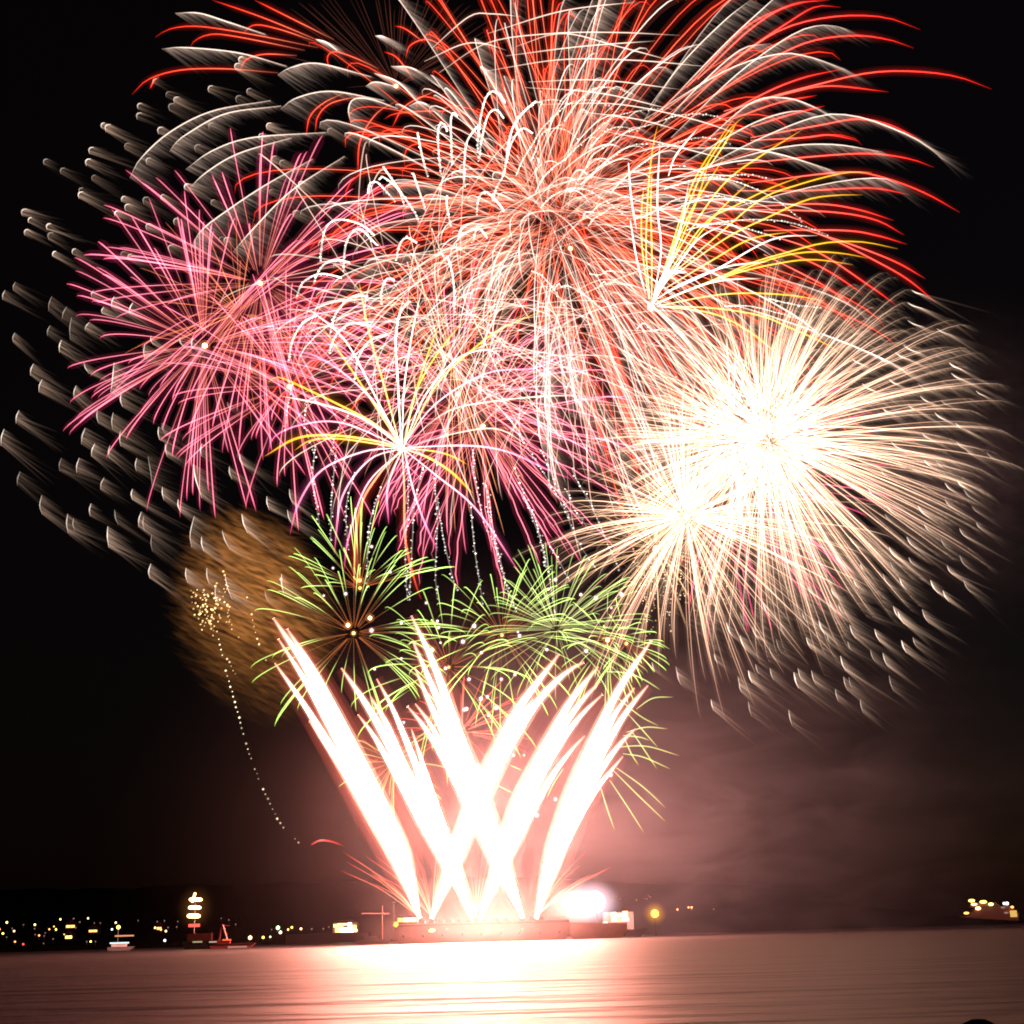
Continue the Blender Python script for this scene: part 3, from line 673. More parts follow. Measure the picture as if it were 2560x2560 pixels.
def glint_beads():
    org = at(1660, 1450, 606); rg = random.Random(8)
    root = empty("glitter_shower", org, "shower of tiny golden beads falling below the small gold burst", "firework glitter")
    bufs = []
    for k in range(26):
        x = 1570 + rg.random() * 230; y = 1330 + rg.random() * 110
        bufs.append(beaded([(x, y), (x + rg.uniform(-10, 25), y + 60), (x + rg.uniform(5, 45), y + rg.uniform(90, 190))], 606, rg.uniform(-20, 20), 2.1, (1.6, 1.1, .65), 11, None, (1, .5), 5, k))
    trails_into(root, org, bufs, "bead_trail")
glint_beads()

# green shells
GRN = [(0, (.35, .09, .02)), (.30, (.13, .05, .02)), (.42, (.85, 1.15, .30)), (.75, (.95, 1.5, .34)), (.96, (.5, 1.0, .09)), (1, (.1, .25, .02))]
GG = "green bursts above the comets"
burst("firework_burst", "leftmost green burst with a small orange heart", (884, 1583), 600, 270, 56, GRN, 1.75, 61, sag=.12, t0=.05, t1=(.7, 1.1), group=GG, corecol=(7, 3.2, .8), corer=6, flt=lambda d: abs(d[2]) < .8 and d[1] > -.75)
burst("firework_burst", "spiky green burst standing over the leftmost comets, upper tuft", (900, 1470), 604, 235, 40, GRN, 1.75, 68, sag=.06, t0=.05, t1=(.7, 1.1), group=GG, corecol=(4, 1.8, .4), corer=6, flt=lambda d: d[1] > .1)
burst("firework_burst", "green burst with a dim brown heart left of centre", (1255, 1588), 604, 240, 60, GRN, 1.75, 62, sag=.14, t0=.05, group=GG, corecol=(3, 1.4, .5), corer=6, flt=lambda d: abs(d[2]) < .85)
burst("firework_burst", "densest green burst at the centre behind the right leaning comets", (1392, 1575), 600, 245, 90, [(0, (.2, .16, .06)), (.2, (.4, .45, .18)), (.75, (.65, .95, .25)), (1, (.15, .3, .05))], 1.75, 63, sag=.12, t0=.05, group=GG, flt=lambda d: d[1] > -.6)
burst("firework_burst", "green burst with a bright orange heart under the gold rays", (1519, 1600), 596, 175, 38, GRN, 1.75, 64, sag=.12, t0=.05, t1=(.7, 1.1), group=GG, corecol=(8, 4, 1.2), corer=8)
burst("firework_burst", "small green burst touching the tallest right comet", (1566, 1609), 598, 120, 18, GRN, 1.75, 65, sag=.12, t0=.05, t1=(.7, 1.2), group=GG, corecol=(6, 2.6, .6), corer=6)
burst("firework_burst", "drooping green burst between the two middle comet sheaves", (1122, 1668), 604, 245, 52, GRN, 1.75, 66, sag=.18, t0=.05, t1=(.7, 1.1), group=GG, corecol=(4, 1.6, .4), corer=5)
def green_right():
    org = at(1500, 1880, 602)
    root = empty("firework_burst", org, "long straight green rays spreading from behind the rightmost comets over the smoke", "firework", GG)
    C9 = lambda p: crop(p, 1160, 1350, .4141)
    L = [traced(C9(p), 602, rnd.uniform(-20, 20), 2.2, [(0, (.6, .8, .3)), (.5, (.7, .95, .32)), (.9, (.45, .62, .15)), (1, (.15, .2, .03))], 14) for p in (
      [(820, 1480), (870, 1640), (910, 1752)], [(880, 1450), (980, 1600), (1085, 1765)], [(900, 1390), (1050, 1540), (1215, 1698)], [(920, 1375), (1080, 1490), (1215, 1615)], [(960, 1290), (1080, 1310), (1245, 1382)],
      [(920, 1250), (1100, 1245), (1300, 1302)], [(980, 1160), (1100, 1130), (1230, 1140)], [(1040, 1020), (1140, 955), (1265, 948)], [(960, 1180), (1060, 1190), (1120, 1210)], [(900, 930), (1060, 1060), (1175, 1122)],
      [(1000, 800), (1100, 850), (1185, 905)], [(860, 795), (960, 800), (1060, 830)], [(970, 1200), (1010, 1290), (1055, 1362)], [(1010, 1150), (1090, 1270), (1165, 1382)], [(990, 1050), (1080, 1150), (1170, 1252)],
      [(1050, 640), (1150, 615), (1245, 660)], [(800, 800), (850, 880), (880, 950)], [(600, 1380), (540, 1470), (500, 1560)], [(280, 1360), (350, 1390)], [(200, 1480), (290, 1525)])]
    trails_into(root, org, L, "spark_trail")
green_right()
GRNF = [(0, (.5, .2, .05)), (.4, (.5, .55, .16)), (.9, (.4, .6, .15)), (1, (0, 0, 0))]
burst("firework_burst", "small green burst behind the second comet sheaf, low on the left", (985, 1905), 606, 150, 26, GRNF, 2.0, 67, sag=.16, t0=.1, group=GG)
REDF = [(0, (1.3, .25, .15)), (.5, (1.2, .16, .11)), (1, (.05, 0, 0))]
burst("firework_burst", "faint red burst in the gap above the crossing comets", (1155, 1830), 608, 190, 55, REDF, 1.8, 71, sag=.12, t0=.1, flt=lambda d: d[1] > -.3)
burst("firework_burst", "faint red spray low on the left of the comets", (960, 1900), 608, 120, 22, REDF, 1.6, 72, sag=.12, t0=.2)
# sprays at the foot of the comets
def spray(x, lab, lean, seed):
    rg = random.Random(seed); org = at(x, 2292, 601)
    root = empty("fountain_spray", org, lab, "firework fountain", "red gold fountains on the barge deck")
    L = []
    for k in range(16):
        a = lean + rg.uniform(-.55, .55); h = rg.uniform(90, 250)
        tx = x + math.sin(a) * h; ty = 2292 - math.cos(a) * h
        L.append(traced([(x, 2292), (x + math.sin(a) * h * .55 - 6 * a, 2292 - math.cos(a) * h * .6), (tx + 10 * a, ty)], 601, rg.uniform(-12, 12), 1.6, [(0, (1.2, .5, .3)), (.5, (.9, .25, .12)), (.9, (.6, .06, .05)), (1, (0, 0, 0))], 10))
    trails_into(root, org, L, "spark_trail")
spray(1048, "red gold fountain at the foot of the leftmost comets", -.5, 1)
spray(1079, "red gold fountain at the second comet foot", -.35, 2)
spray(1190, "red gold fountain in the middle of the barge deck", 0, 3)
spray(1339, "red gold fountain at the foot of the rightmost comets", .5, 4)
o = traced([(778, 2112), (800, 2101), (830, 2104), (862, 2116)], 600, 0, 3.0, [(0, (.5, .02, .02)), (.3, (1.6, .25, .2)), (.5, (.9, .06, .05)), (1, (0, 0, 0))], 12)
org = at(800, 2101, 600); o = o.build("stray_spark", SPARK, None, org); o.location = [float(v) for v in org]; tag(o, "single short red spark falling left of the comets", "firework spark")

# white tinsel hooks and beaded trails
WH = (2.0, 1.85, 1.6)
hooks = [H1(p) for p in (
 [(1650, 180), (1600, 110), (1540, 95), (1490, 160), (1455, 300), (1435, 450), (1430, 580)], [(1640, 310), (1590, 245), (1540, 250), (1500, 320), (1470, 450), (1450, 560), (1445, 650)], [(1265, 290), (1235, 265), (1215, 310), (1215, 450), (1222, 600), (1228, 680)],
 [(1185, 410), (1160, 355), (1125, 355), (1110, 440), (1115, 560), (1125, 680), (1135, 760)], [(945, 425), (970, 550), (1000, 680), (1030, 780)], [(1440, 365), (1390, 420), (1340, 510), (1325, 640), (1320, 780), (1328, 850)],
 [(1900, 170), (1800, 260), (1720, 370), (1680, 500), (1660, 650), (1640, 760), (1580, 870), (1550, 970)], [(1870, 430), (1800, 390), (1740, 440), (1690, 540), (1665, 660)], [(670, 700), (740, 800), (830, 930), (930, 1080), (955, 1140)],
 [(640, 800), (660, 780), (740, 830), (800, 900), (840, 1010)], [(550, 910), (560, 840), (610, 820), (660, 860), (760, 970)], [(910, 750), (950, 870), (990, 980), (1005, 1050)], [(1185, 930), (1180, 1000), (1195, 1080), (1210, 1170)],
 [(1640, 1050), (1560, 950), (1490, 900), (1440, 950), (1420, 1080)], [(600, 1250), (500, 1170), (380, 1130), (280, 1130), (210, 1190), (180, 1300), (165, 1450)], [(620, 1330), (500, 1210), (440, 1210), (380, 1290), (355, 1420), (350, 1530)],
 [(940, 1310), (860, 1270), (810, 1310), (785, 1390), (780, 1450)], [(1500, 1260), (1440, 1190), (1410, 1230), (1395, 1310)], [(400, 1470), (300, 1450), (200, 1480), (140, 1560), (110, 1640)], [(330, 1590), (180, 1560), (80, 1590), (10, 1650), (-30, 1760)],
 [(1185, 1420), (1220, 1530), (1240, 1680), (1245, 1900)], [(760, 1610), (700, 1600), (660, 1680), (650, 1800)], [(540, 1740), (440, 1740), (350, 1800), (280, 1900), (240, 2050)], [(880, 1780), (820, 1850), (790, 1932), (770, 2100)],
 [(560, 1980), (420, 1960), (300, 2040), (230, 2200)], [(120, 1900), (20, 1960), (-60, 2100), (-90, 2260)], [(700, 2050), (560, 2100), (470, 2240), (440, 2400)])]
def hooks_l():
    org = at(1050, 480, 598); root = empty("glitter_burst", org, "burst of thick white tinsel trails hooking over at the upper left of centre", "firework")
    L = []
    for i, p in enumerate(hooks):
        b = beaded(p, 598, rnd.uniform(-20, 20), 2.9, WH, 8, (2.6, (1.5, 1.35, 1.15), 1.3, .25), (1.1, .8), 1.2, i)
        L.append(b)
    trails_into(root, org, L, "tinsel_trail")
hooks_l()
arcs = [H2(p) for p in (
 [(60, 620), (90, 430), (150, 300), (240, 210), (360, 165), (480, 165), (560, 200)], [(130, 770), (180, 650), (260, 520), (340, 390), (460, 270), (560, 190), (680, 160), (800, 175), (900, 230)], [(520, 330), (590, 220), (680, 130), (780, 65), (880, 60), (980, 80), (1080, 120)],
 [(290, 900), (340, 800), (420, 710), (520, 640), (620, 540), (740, 440), (900, 310), (1050, 260), (1180, 240), (1300, 235)], [(250, 650), (290, 560), (340, 430), (430, 390), (540, 410), (640, 490)],
 [(700, 690), (740, 610), (840, 540), (960, 450), (1100, 390), (1240, 350), (1380, 300), (1480, 280), (1600, 275), (1740, 295), (1850, 340)], [(720, 550), (800, 460), (900, 390), (1000, 380), (1100, 410)], [(650, 840), (780, 720), (920, 610), (1050, 530), (1180, 515), (1300, 520)],
 [(890, 910), (960, 830), (1060, 740), (1180, 650), (1320, 560), (1440, 500), (1560, 470), (1690, 470), (1850, 510)], [(1080, 740), (1200, 710), (1330, 690), (1450, 690), (1570, 720), (1700, 780)], [(670, 1110), (690, 1060), (740, 1065), (790, 1010), (900, 960), (1050, 940), (1180, 930)],
 [(720, 1170), (750, 1120), (800, 1090), (900, 1030), (1010, 1010)], [(1080, 1120), (1180, 1090), (1290, 1030), (1400, 970), (1550, 930), (1700, 930), (1900, 970)], [(440, 1680), (470, 1640), (490, 1665), (520, 1655), (600, 1680), (720, 1760), (830, 1850), (920, 1930)],
 [(800, 1660), (840, 1620), (860, 1645), (910, 1630), (960, 1635), (1080, 1660), (1200, 1700)], [(720, 1560), (800, 1570), (860, 1540), (960, 1545), (1100, 1560)], [(260, 1540), (340, 1580), (420, 1670), (500, 1790), (550, 1860)], [(330, 1020), (430, 930), (560, 880), (680, 880), (800, 940), (930, 1030), (1030, 1110)])]
arcs += [J4(p) for p in ([(240, 370), (400, 320), (560, 300), (700, 295), (820, 320)], [(360, 590), (480, 560), (620, 540), (760, 535), (880, 545), (1000, 575), (1120, 620)], [(480, 310), (580, 320), (700, 360), (840, 430), (980, 545)],
  [(400, 560), (560, 560), (700, 590), (860, 640)], [(300, 480), (460, 410), (600, 420), (740, 460)], [(90, 1120), (130, 1090), (180, 1130), (240, 1120), (330, 1180)], [(800, 960), (930, 990), (1080, 1010)], [(560, 1000), (700, 1000), (860, 1040), (1000, 1080)],
  [(20, 1240), (90, 1280), (180, 1330), (300, 1380)])]
def arcs_r():
    org = at(1600, 500, 602); root = empty("glitter_burst", org, "burst of beaded white arcs curling over to the right of centre", "firework")
    trails_into(root, org, [beaded(p, 602, rnd.uniform(-25, 25), 2.2, WH, 8.5, (1.7, (1.5, 1.25, 1.0), .9, .1), (1.0, .6), 1.2, i) for i, p in enumerate(arcs)], "tinsel_trail")
arcs_r()
falls = [C4(p) for p in (
 [(170, 800), (160, 960), (190, 1180)], [(270, 830), (250, 1060), (245, 1260)], [(360, 930), (320, 1100), (330, 1300)], [(490, 1000), (430, 1200), (420, 1500)], [(610, 830), (620, 1050), (605, 1300), (615, 1545)], [(690, 900), (650, 1080), (640, 1250), (625, 1540)],
 [(760, 850), (750, 1000), (760, 1180), (750, 1400), (760, 1540)], [(760, 1060), (790, 1250), (830, 1420), (850, 1500)], [(930, 820), (950, 1000), (990, 1180), (1060, 1330)], [(920, 1080), (940, 1300), (970, 1500), (980, 1580)], [(1000, 1000), (1030, 1200), (1070, 1380), (1110, 1540)],
 [(990, 980), (1015, 1180), (1060, 1360), (1100, 1500), (1140, 1600)], [(1130, 900), (1180, 1040), (1240, 1180), (1290, 1400), (1320, 1545), (1330, 1640)], [(1260, 820), (1330, 980), (1400, 1150)], [(1090, 640), (1200, 820), (1290, 960), (1380, 1120), (1430, 1250), (1530, 1400)],
 [(1410, 910), (1440, 980), (1500, 1080), (1560, 1220), (1640, 1400)], [(1380, 1010), (1430, 1120), (1490, 1200)], [(1300, 1280), (1350, 1360), (1400, 1460)], [(130, 600), (120, 700), (160, 820)], [(60, 500), (30, 650), (20, 760)], [(330, 650), (270, 740), (240, 860)], [(1180, 1050), (1250, 1230), (1300, 1400)])]
def falls_():
    org = at(1150, 1350, 600); root = empty("glitter_shower", org, "strings of white glitter beads falling through the middle towards the green bursts", "firework glitter")
    trails_into(root, org, [beaded(p, 600, rnd.uniform(-15, 15), 2.5, (1.5, 1.35, 1.2), 8.5, (1.5, (.6, .5, .45), .7, .2), (1.2, .5), 2.0, i) for i, p in enumerate(falls)], "bead_trail")
falls_()
# strobes
def strobes():
    rg = random.Random(9); org = at(1180, 1700, 598); root = empty("strobe_burst", org, "scatter of round white strobe stars among the green bursts and comet tips", "firework")
    Z = lambda p: crop(p, 640, 1250, .3106)
    pts = Z([(930, 375), (200, 638), (620, 548), (545, 770), (722, 755), (1080, 578), (930, 1050), (1170, 990), (1460, 975), (1468, 1028), (1370, 828), (1755, 1012), (1485, 1148), (1170, 1275), (955, 1362), (1525, 1355), (1715, 1445), (1865, 1582), (1810, 1600), (1675, 1688), (1870, 1735), (1630, 1770), (1190, 1790), (1665, 1140)])
    pts += crop([(62, 520), (325, 555), (335, 578), (500, 662), (308, 812), (30, 840), (105, 680), (225, 840), (552, 240), (510, 298), (705, 330), (795, 350), (950, 328), (738, 670), (142, 948), (103, 955), (195, 1012), (150, 1058), (85, 1360), (300, 1300), (362, 1300), (552, 1565), (440, 1662), (885, 1418), (15, 1020), (890, 410)], 1160, 1350, .4141)
    for i, (x, y) in enumerate(pts):
        p = at(x, y, 590 + rg.uniform(-12, 12)); s = scale_at(p); b = Buf(); V, F = ICO1
        r = rg.uniform(2.6, 5.2); b.add(p + V * r * s, F, np.tile((2.0, 1.8, 1.8), (len(V), 1)) * .5 * rg.uniform(.7, 1.2)); b.add(p + V * r * 1.8 * s, F, np.tile((.25, .12, .13), (len(V), 1)) * .5)  # second, fainter shell is a halo put in as emission
        b.build("strobe_star", SPARK, root, org)
    for x, y, c in ((925, 1545, (4, 3, 1.5)), (1080, 1625, (4, 2.6, 1.6)), (870, 1563, (5, 3.5, 1.2)), (899, 1451, (3, 1.3, .4)), (1426, 475, (6, 4, 1.6)), (1426, 621, (6, 4.5, 1.6))):
        core(root, org, at(x, y, 596), 8, c, "burst_core")
strobes()

# drifting silver stars, left and right
def comma(pts, Y, w, br, L0, L1, rg, drift=DRIFT):
    b = Buf(); pp = catmull(pts, 7); P = to_world(pp, Y, rg.uniform(-8, 8)); s = scale_at(P[0]); ts = np.linspace(0, 1, 7)
    tube(b, P, w * .72 * s * np.interp(ts, [0, .4, 1], [.5, 1, .4]), grad([(0, (.8, .62, .5)), (.4, (1.35, 1.15, 1.0)), (1, (.5, .3, .22))], ts) * br, 3)
    feather(b, P, s, L0, L1, 1.7, np.array((.066, .043, .030)) * br, 2.4, drift, rg)
    return b
left_heads = [
 [(25, 50), (14, 95)], [(75, 10), (65, 50)], [(250, 80), (235, 150)], [(242, 220), (230, 270)], [(322, 130), (300, 190)], [(72, 255), (64, 300)], [(297, 290), (288, 350)], [(432, 205), (410, 242)], [(346, 180), (340, 290)], [(452, 50), (443, 82)], [(502, 130), (493, 162)],
 [(552, 80), (540, 132)], [(642, 110), (624, 162)], [(162, 405), (148, 462)], [(204, 480), (188, 542)], [(368, 510), (358, 572)], [(405, 400), (415, 430), (432, 452)], [(551, 400), (541, 500), (534, 542)], [(585, 550), (582, 580), (592, 612)], [(470, 630), (468, 660), (476, 692)],
 [(547, 640), (544, 722)], [(92, 630), (78, 692)], [(412, 715), (394, 792)], [(458, 790), (442, 852)], [(531, 800), (528, 862)], [(581, 730), (578, 770), (584, 802)], [(766, 710), (764, 740), (771, 772)], [(785, 690), (796, 742)], [(800, 790), (800, 820), (808, 852)], [(661, 860), (658, 922)],
 [(714, 850), (730, 940), (733, 980), (745, 1010)], [(297, 860), (288, 922)], [(383, 860), (370, 932)], [(503, 955), (486, 1012)], [(934, 890), (945, 960), (975, 1052)], [(784, 1000), (784, 1030), (792, 1062)], [(975, 790), (974, 852)], [(1108, 900), (1121, 962)], [(1158, 840), (1171, 892)],
 [(98, 925), (84, 992)], [(202, 1040), (192, 1090), (204, 1132)], [(327, 1130), (322, 1180), (330, 1222)], [(355, 1150), (361, 1212)], [(554, 1110), (558, 1150), (572, 1182)], [(683, 1120), (670, 1192)], [(694, 1140), (698, 1212)], [(521, 1190), (519, 1240), (526, 1292)], [(733, 1230), (737, 1312)],
 [(938, 1140), (918, 1230), (926, 1292)], [(974, 1240), (986, 1312)], [(1289, 1045), (1302, 1112)], [(1398, 1010), (1416, 1082)], [(1388, 1110), (1412, 1182)], [(1168, 1130), (1196, 1222)], [(1073, 1210), (1111, 1302)], [(729, 1370), (718, 1410), (726, 1442)], [(899, 1390), (906, 1462)],
 [(999, 1390), (1012, 1472)], [(1088, 1430), (1121, 1542)], [(1098, 590), (1121, 632)], [(1208, 400), (1221, 452)], [(700, 310), (700, 382)], [(729, 270), (741, 312)], [(868, 280), (886, 322)], [(931, 280), (930, 332)], [(1280, 1500), (1300, 1560)], [(1360, 1420), (1372, 1520)], [(1040, 1480), (1052, 1560)], [(20, 720), (5, 800)], [(640, 1010), (640, 1060)], [(860, 1060), (872, 1120)], [(440, 1080), (436, 1140)]]
blobs_ul = [(385, 470), (402, 476), (340, 562), (328, 606), (168, 606), (232, 640), (350, 667), (302, 715), (300, 730), (462, 747), (476, 776), (523, 396), (520, 432), (630, 352), (580, 303), (642, 397), (667, 372), (790, 330), (895, 367), (935, 340), (600, 486), (475, 546), (556, 602), (436, 802), (86, 795), (110, 827), (96, 872), (180, 850), (186, 884),
 (202, 955), (276, 945), (460, 955), (486, 965), (740, 552), (792, 470), (850, 902), (660, 372), (545, 750), (610, 740), (700, 700), (800, 760), (905, 220), (890, 245), (1010, 470), (980, 510), (1030, 595), (1060, 610), (1240, 490), (1020, 720), (1130, 690), (1110, 800), (955, 900), (830, 900), (660, 830), (555, 850), (640, 930)]
def drift_left():
    rg = random.Random(14); org = at(330, 950, 630)
    root = empty("drifting_silver_burst", org, "left half of the dying silver shell, rows of short white stars with smeared tails", "firework", "dying silver shell")
    L = []
    for p in left_heads:
        q = C3(p); Y = 630 + rg.uniform(-50, 50)
        q = [q[0], ((q[0][0] + q[-1][0]) / 2 - 3, (q[0][1] + q[-1][1]) / 2), q[-1]] if len(q) == 2 else q
        L.append(comma(q, Y, 2.3 * rg.uniform(.7, 1.2), rg.choice((.35, .7, .9, 1.2)) * rg.uniform(.8, 1.1), rg.uniform(35, 75), rg.uniform(70, 150), rg, np.array((.86, .50 + rg.gauss(0, .07)))))
    for (x, y) in blobs_ul:
        x, y = C1([(x, y)])[0]; Y = 630 + rg.uniform(-50, 50); k = rg.uniform(.7, 1.2)
        L.append(comma([(x + 9 * k, y - 4), (x + 1, y - 3), (x - 3 * k, y + 3), (x - 1, y + 12 * k)], Y, 2.5 * rg.uniform(.6, 1.2), rg.choice((.3, .6, .9, 1.2)) * rg.uniform(.8, 1.1), rg.uniform(30, 65), rg.uniform(55, 125), rg, np.array((.90, .40 + rg.gauss(0, .06)))))
    L.sort(key=lambda b: -b.n)
    trails_into(root, org, L, "silver_star")
drift_left()
right_pts = C8([(135, 300), (250, 320), (255, 345), (420, 480), (435, 260), (555, 400), (600, 490), (560, 170), (635, 310), (600, 340), (550, 370), (705, 330), (735, 190), (795, 530), (840, 330), (820, 350), (905, 340), (1020, 430), (1060, 370), (1085, 372), (1140, 480), (1045, 270), (1080, 200), (1190, 240), (1250, 255), (1280, 365), (1340, 195), (1395, 180), (1300, 30), (1322, 55), (1440, 45),
   (1090, 120), (1035, 20), (1210, 140), (940, 100), (990, 0), (750, 110), (670, 10), (495, 110), (440, 20), (560, 60), (620, 130), (860, 60), (700, 220), (880, 180), (980, 170)])
right_pts += C5([(1365, 1240), (1270, 1090), (1260, 1130), (1450, 1180), (1620, 1200), (1620, 1330), (1285, 1360), (1375, 1340), (1640, 1450), (1480, 1450), (1420, 1090), (1550, 1060), (1680, 1090), (1610, 970), (1550, 980), (1505, 870), (1650, 815), (1605, 780), (1290, 780), (1440, 740), (1600, 690), (1500, 640), (1370, 600), (1420, 500), (1580, 450), (1570, 400), (1700, 535), (1310, 350), (1350, 315), (1370, 195), (1510, 235), (1390, 50), (1370, 110), (1230, 370), (1700, 1170), (1530, 1250),
   (1320, 870), (1240, 920), (1180, 1010), (1450, 870), (1250, 620), (1430, 560), (1530, 580), (1640, 1010), (1750, 830), (1100, 380), (1150, 500), (1280, 480), (1090, 1240), (1180, 1260), (1280, 1290), (1140, 1370), (1110, 1450), (1250, 1420), (1330, 1440), (1560, 1380), (1540, 1500), (1020, 1330), (930, 1380), (890, 1480), (1000, 1490)])
def drift_right():
    rg = random.Random(15); org = at(2150, 1350, 630)
    root = empty("drifting_silver_burst", org, "right half of the dying silver shell, slanting white stars trailing down to the right", "firework", "dying silver shell")
    L = []
    for (x, y) in right_pts:
        Y = 630 + rg.uniform(-50, 50); k = rg.uniform(.7, 1.25)
        f = min(1, max(0, (y - 750) / 1000.0))                 # heads stand steeper further down
        dx = 38 * (1 - f) + 8 * f; dy = 14 * (1 - f) + 34 * f
        q = [(x, y), (x + dx * .35 * k, y + dy * .55 * k), (x + dx * k, y + dy * k)]
        L.append(comma(q, Y, 2.2 * rg.uniform(.6, 1.2), rg.choice((.35, .7, 1.0, 1.25)) * rg.uniform(.8, 1.1), rg.uniform(35, 70), rg.uniform(65, 150), rg, np.array((.88, .42)) * (1 - f) + np.array((.80, .58)) * f))
    L.sort(key=lambda b: -b.n)
    trails_into(root, org, L, "silver_star")
drift_right()

# golden brown cloud of falling embers
def ember_cloud():
    rg = random.Random(21); org = at(630, 1540, 640); s = scale_at(org)
    root = empty("ember_burst", org, "round brown cloud of fading embers at the left beside the comet tips", "firework")
    bufs = []
    for k in range(5):
        b = Buf()
        for i in range(1050):
            while True:
                v = np.array([rg.uniform(-1, 1) for _ in range(3)])
                if v @ v < 1: break
            x = v[0] * 200; y = v[1] * 275
            x += -y * .12
            p = org + (RT * x + UP * y + FW * v[2] * 180) * s
            bright = max(.12, .75 + .55 * v[1] + .25 * v[0]) * (1 - .85 * (v @ v))
            L = rg.uniform(18, 70) * s; da = rg.gauss(.44, .14); d = RT * math.cos(da) - UP * math.sin(da) + FW * rg.uniform(-.2, .2)
            c = np.array((.058, .0215, .0050)) * bright * rg.choice((.45, .7, .9, 1.2, 1.7)) * (1 + .5 * math.sin(v[0] * 7 + 2.3 * v[1]) * math.sin(v[1] * 9 - v[2] * 4)) * (1.0 if v[1] > -.2 else .8)
            tube(b, [p - d * L * .5, p, p + d * L], [2.6 * s, 4.2 * s, 2.2 * s], [c * .2, c, c * 0], 3)
        bufs.append(b)
    m = Buf()
    for b in bufs:
        off = m.n; m.v += b.v; m.c += b.c; m.f += [tuple(i + off for i in q) for q in b.f]; m.n += b.n
    o = m.build("embers", SPARK, root, org); o['kind'] = 'stuff'
ember_cloud()
def gold_beads():
    org = at(530, 1480, 600); root = empty("glitter_shower", org, "cluster of golden beads with one long dotted string hanging down to the right, far left", "firework glitter")
    E = lambda p: crop(p, 300, 1300, .4657)
    rg = random.Random(6); L = []
    L.append(beaded(E([(530, 640), (560, 780), (600, 920), (640, 1060), (680, 1210), (720, 1330), (790, 1490), (870, 1640), (958, 1732)]), 600, 0, 2.7, (1.5, 1.35, .85), 13, None, (1.2, .55), .5, 2))
    L.append(beaded(E([(683, 415), (705, 500), (730, 610), (755, 690), (782, 752)]), 600, 0, 2.7, (1.4, 1.1, .55), 13, None, (1, .7), .6, 3))
    L.append(beaded(E([(380, 380), (390, 460), (410, 530), (430, 560)]), 600, 0, 2.6, (1.4, 1.0, .45), 12, None, (1, .7), .6, 4))
    L.append(beaded(E([(555, 270), (570, 380), (580, 490), (600, 580), (632, 630)]), 600, 0, 2.6, (1.4, 1.0, .45), 11, None, (1, .7), 1.5, 5))
    L.append(beaded(E([(575, 740), (600, 800), (628, 852)]), 600, 0, 2.5, (1.2, .9, .5), 15, None, (1, .4), 1.5, 5))
    for k in range(13):
        x = rg.gauss(480, 45); y = rg.uniform(330, 430)
        L.append(beaded(E([(x, y), (x + 12, y + 80), (x + 28 + rg.uniform(-10, 20), y + rg.uniform(130, 260))]), 600, rg.uniform(-10, 10), 2.7, (1.7, 1.15, .5), 9, None, (1.2, .8), 4.5, 20 + k))
    single = []
    for q in L:
        for i in range(0, q.n, 6):
            o = Buf(); j = i // 6
            o.v = [np.concatenate(q.v)[i:i + 6]]; o.c = [np.concatenate(q.c)[i:i + 6]]; o.f = list(OCT_F); o.n = 6; single.append(o)
    trails_into(root, org, single, "glitter_bead")
gold_beads()

# ------------------------------------------------------------------ shore lamps
ORD = ["first", "second", "third", "fourth", "fifth", "sixth", "seventh", "eighth", "ninth", "tenth", "eleventh", "twelfth", "thirteenth", "fourteenth", "fifteenth", "sixteenth", "seventeenth", "eighteenth", "nineteenth", "twentieth",
       "twenty first", "twenty second", "twenty third", "twenty fourth", "twenty fifth", "twenty sixth", "twenty seventh", "twenty eighth", "twenty ninth", "thirtieth"]
LM = {'y': (M_YELLOW, "yellow"), 'w': (M_WHITE, "white"), 'a': (M_AMBER, "amber"), 'd': (M_DIM, "dim pinkish"), 'g': (M_GREEN, "green"), 'r': (M_RED, "red"), 'c': (M_COOL, "bluish white"), 'o': (M_WARM, "warm")}
lamps = []
for x, y, r, k in [(95, 512, 4.5, 'y'), (8, 595, 4, 'a'), (48, 645, 4.5, 'y'), (93, 690, 2.6, 'd'), (160, 585, 2.8, 'd'), (183, 617, 4, 'o'), (295, 540, 2.5, 'd'), (433, 540, 4.2, 'y'), (430, 588, 3, 'd'), (485, 670, 4, 'a'), (437, 660, 2.6, 'd'),
   (607, 595, 3.8, 'a'), (663, 562, 3.2, 'a'), (688, 597, 4.2, 'y'), (740, 475, 3.8, 'o'), (900, 466, 3.4, 'd'), (918, 510, 3.6, 'd'), (975, 508, 3.4, 'd'), (1073, 463, 3.8, 'o'), (925, 575, 3.2, 'd'), (853, 648, 3.6, 'o'), (790, 655, 3.6, 'a'), (545, 675, 2.8, 'd'), (558, 638, 2.6, 'd'),
   (195, 745, 4, 'a'), (295, 775, 4.5, 'r'), (655, 712, 3.2, 'd'), (1170, 555, 2.6, 'd'), (1150, 520, 2.6, 'd'), (1222, 520, 2.6, 'd'), (1408, 515, 4, 'o'), (1363, 596, 4.4, 'c'), (1677, 490, 2.4, 'd'), (1107, 742, 4.2, 'y'), (1060, 745, 3, 'd'), (1165, 742, 3, 'd'), (1882, 577, 4.2, 'o'), (1908, 503, 3, 'd'), (540, 765, 2.6, 'd')]:
    lamps.append((x * .207, 2200 + y * .207, r, k))
for x, y, r, k in [(28, 800, 4.4, 'a'), (107, 822, 4.4, 'o'), (83, 658, 3, 'd'), (143, 765, 3.2, 'd'), (282, 755, 3.2, 'd'), (297, 668, 2.8, 'd'), (90, 972, 5.6, 'c'), (995, 618, 2.4, 'd'), (1117, 643, 3, 'd'), (1227, 714, 3, 'd'), (1805, 798, 3, 'd')]:
    lamps.append((400 + x * .1553, 2200 + y * .1553, r, k))
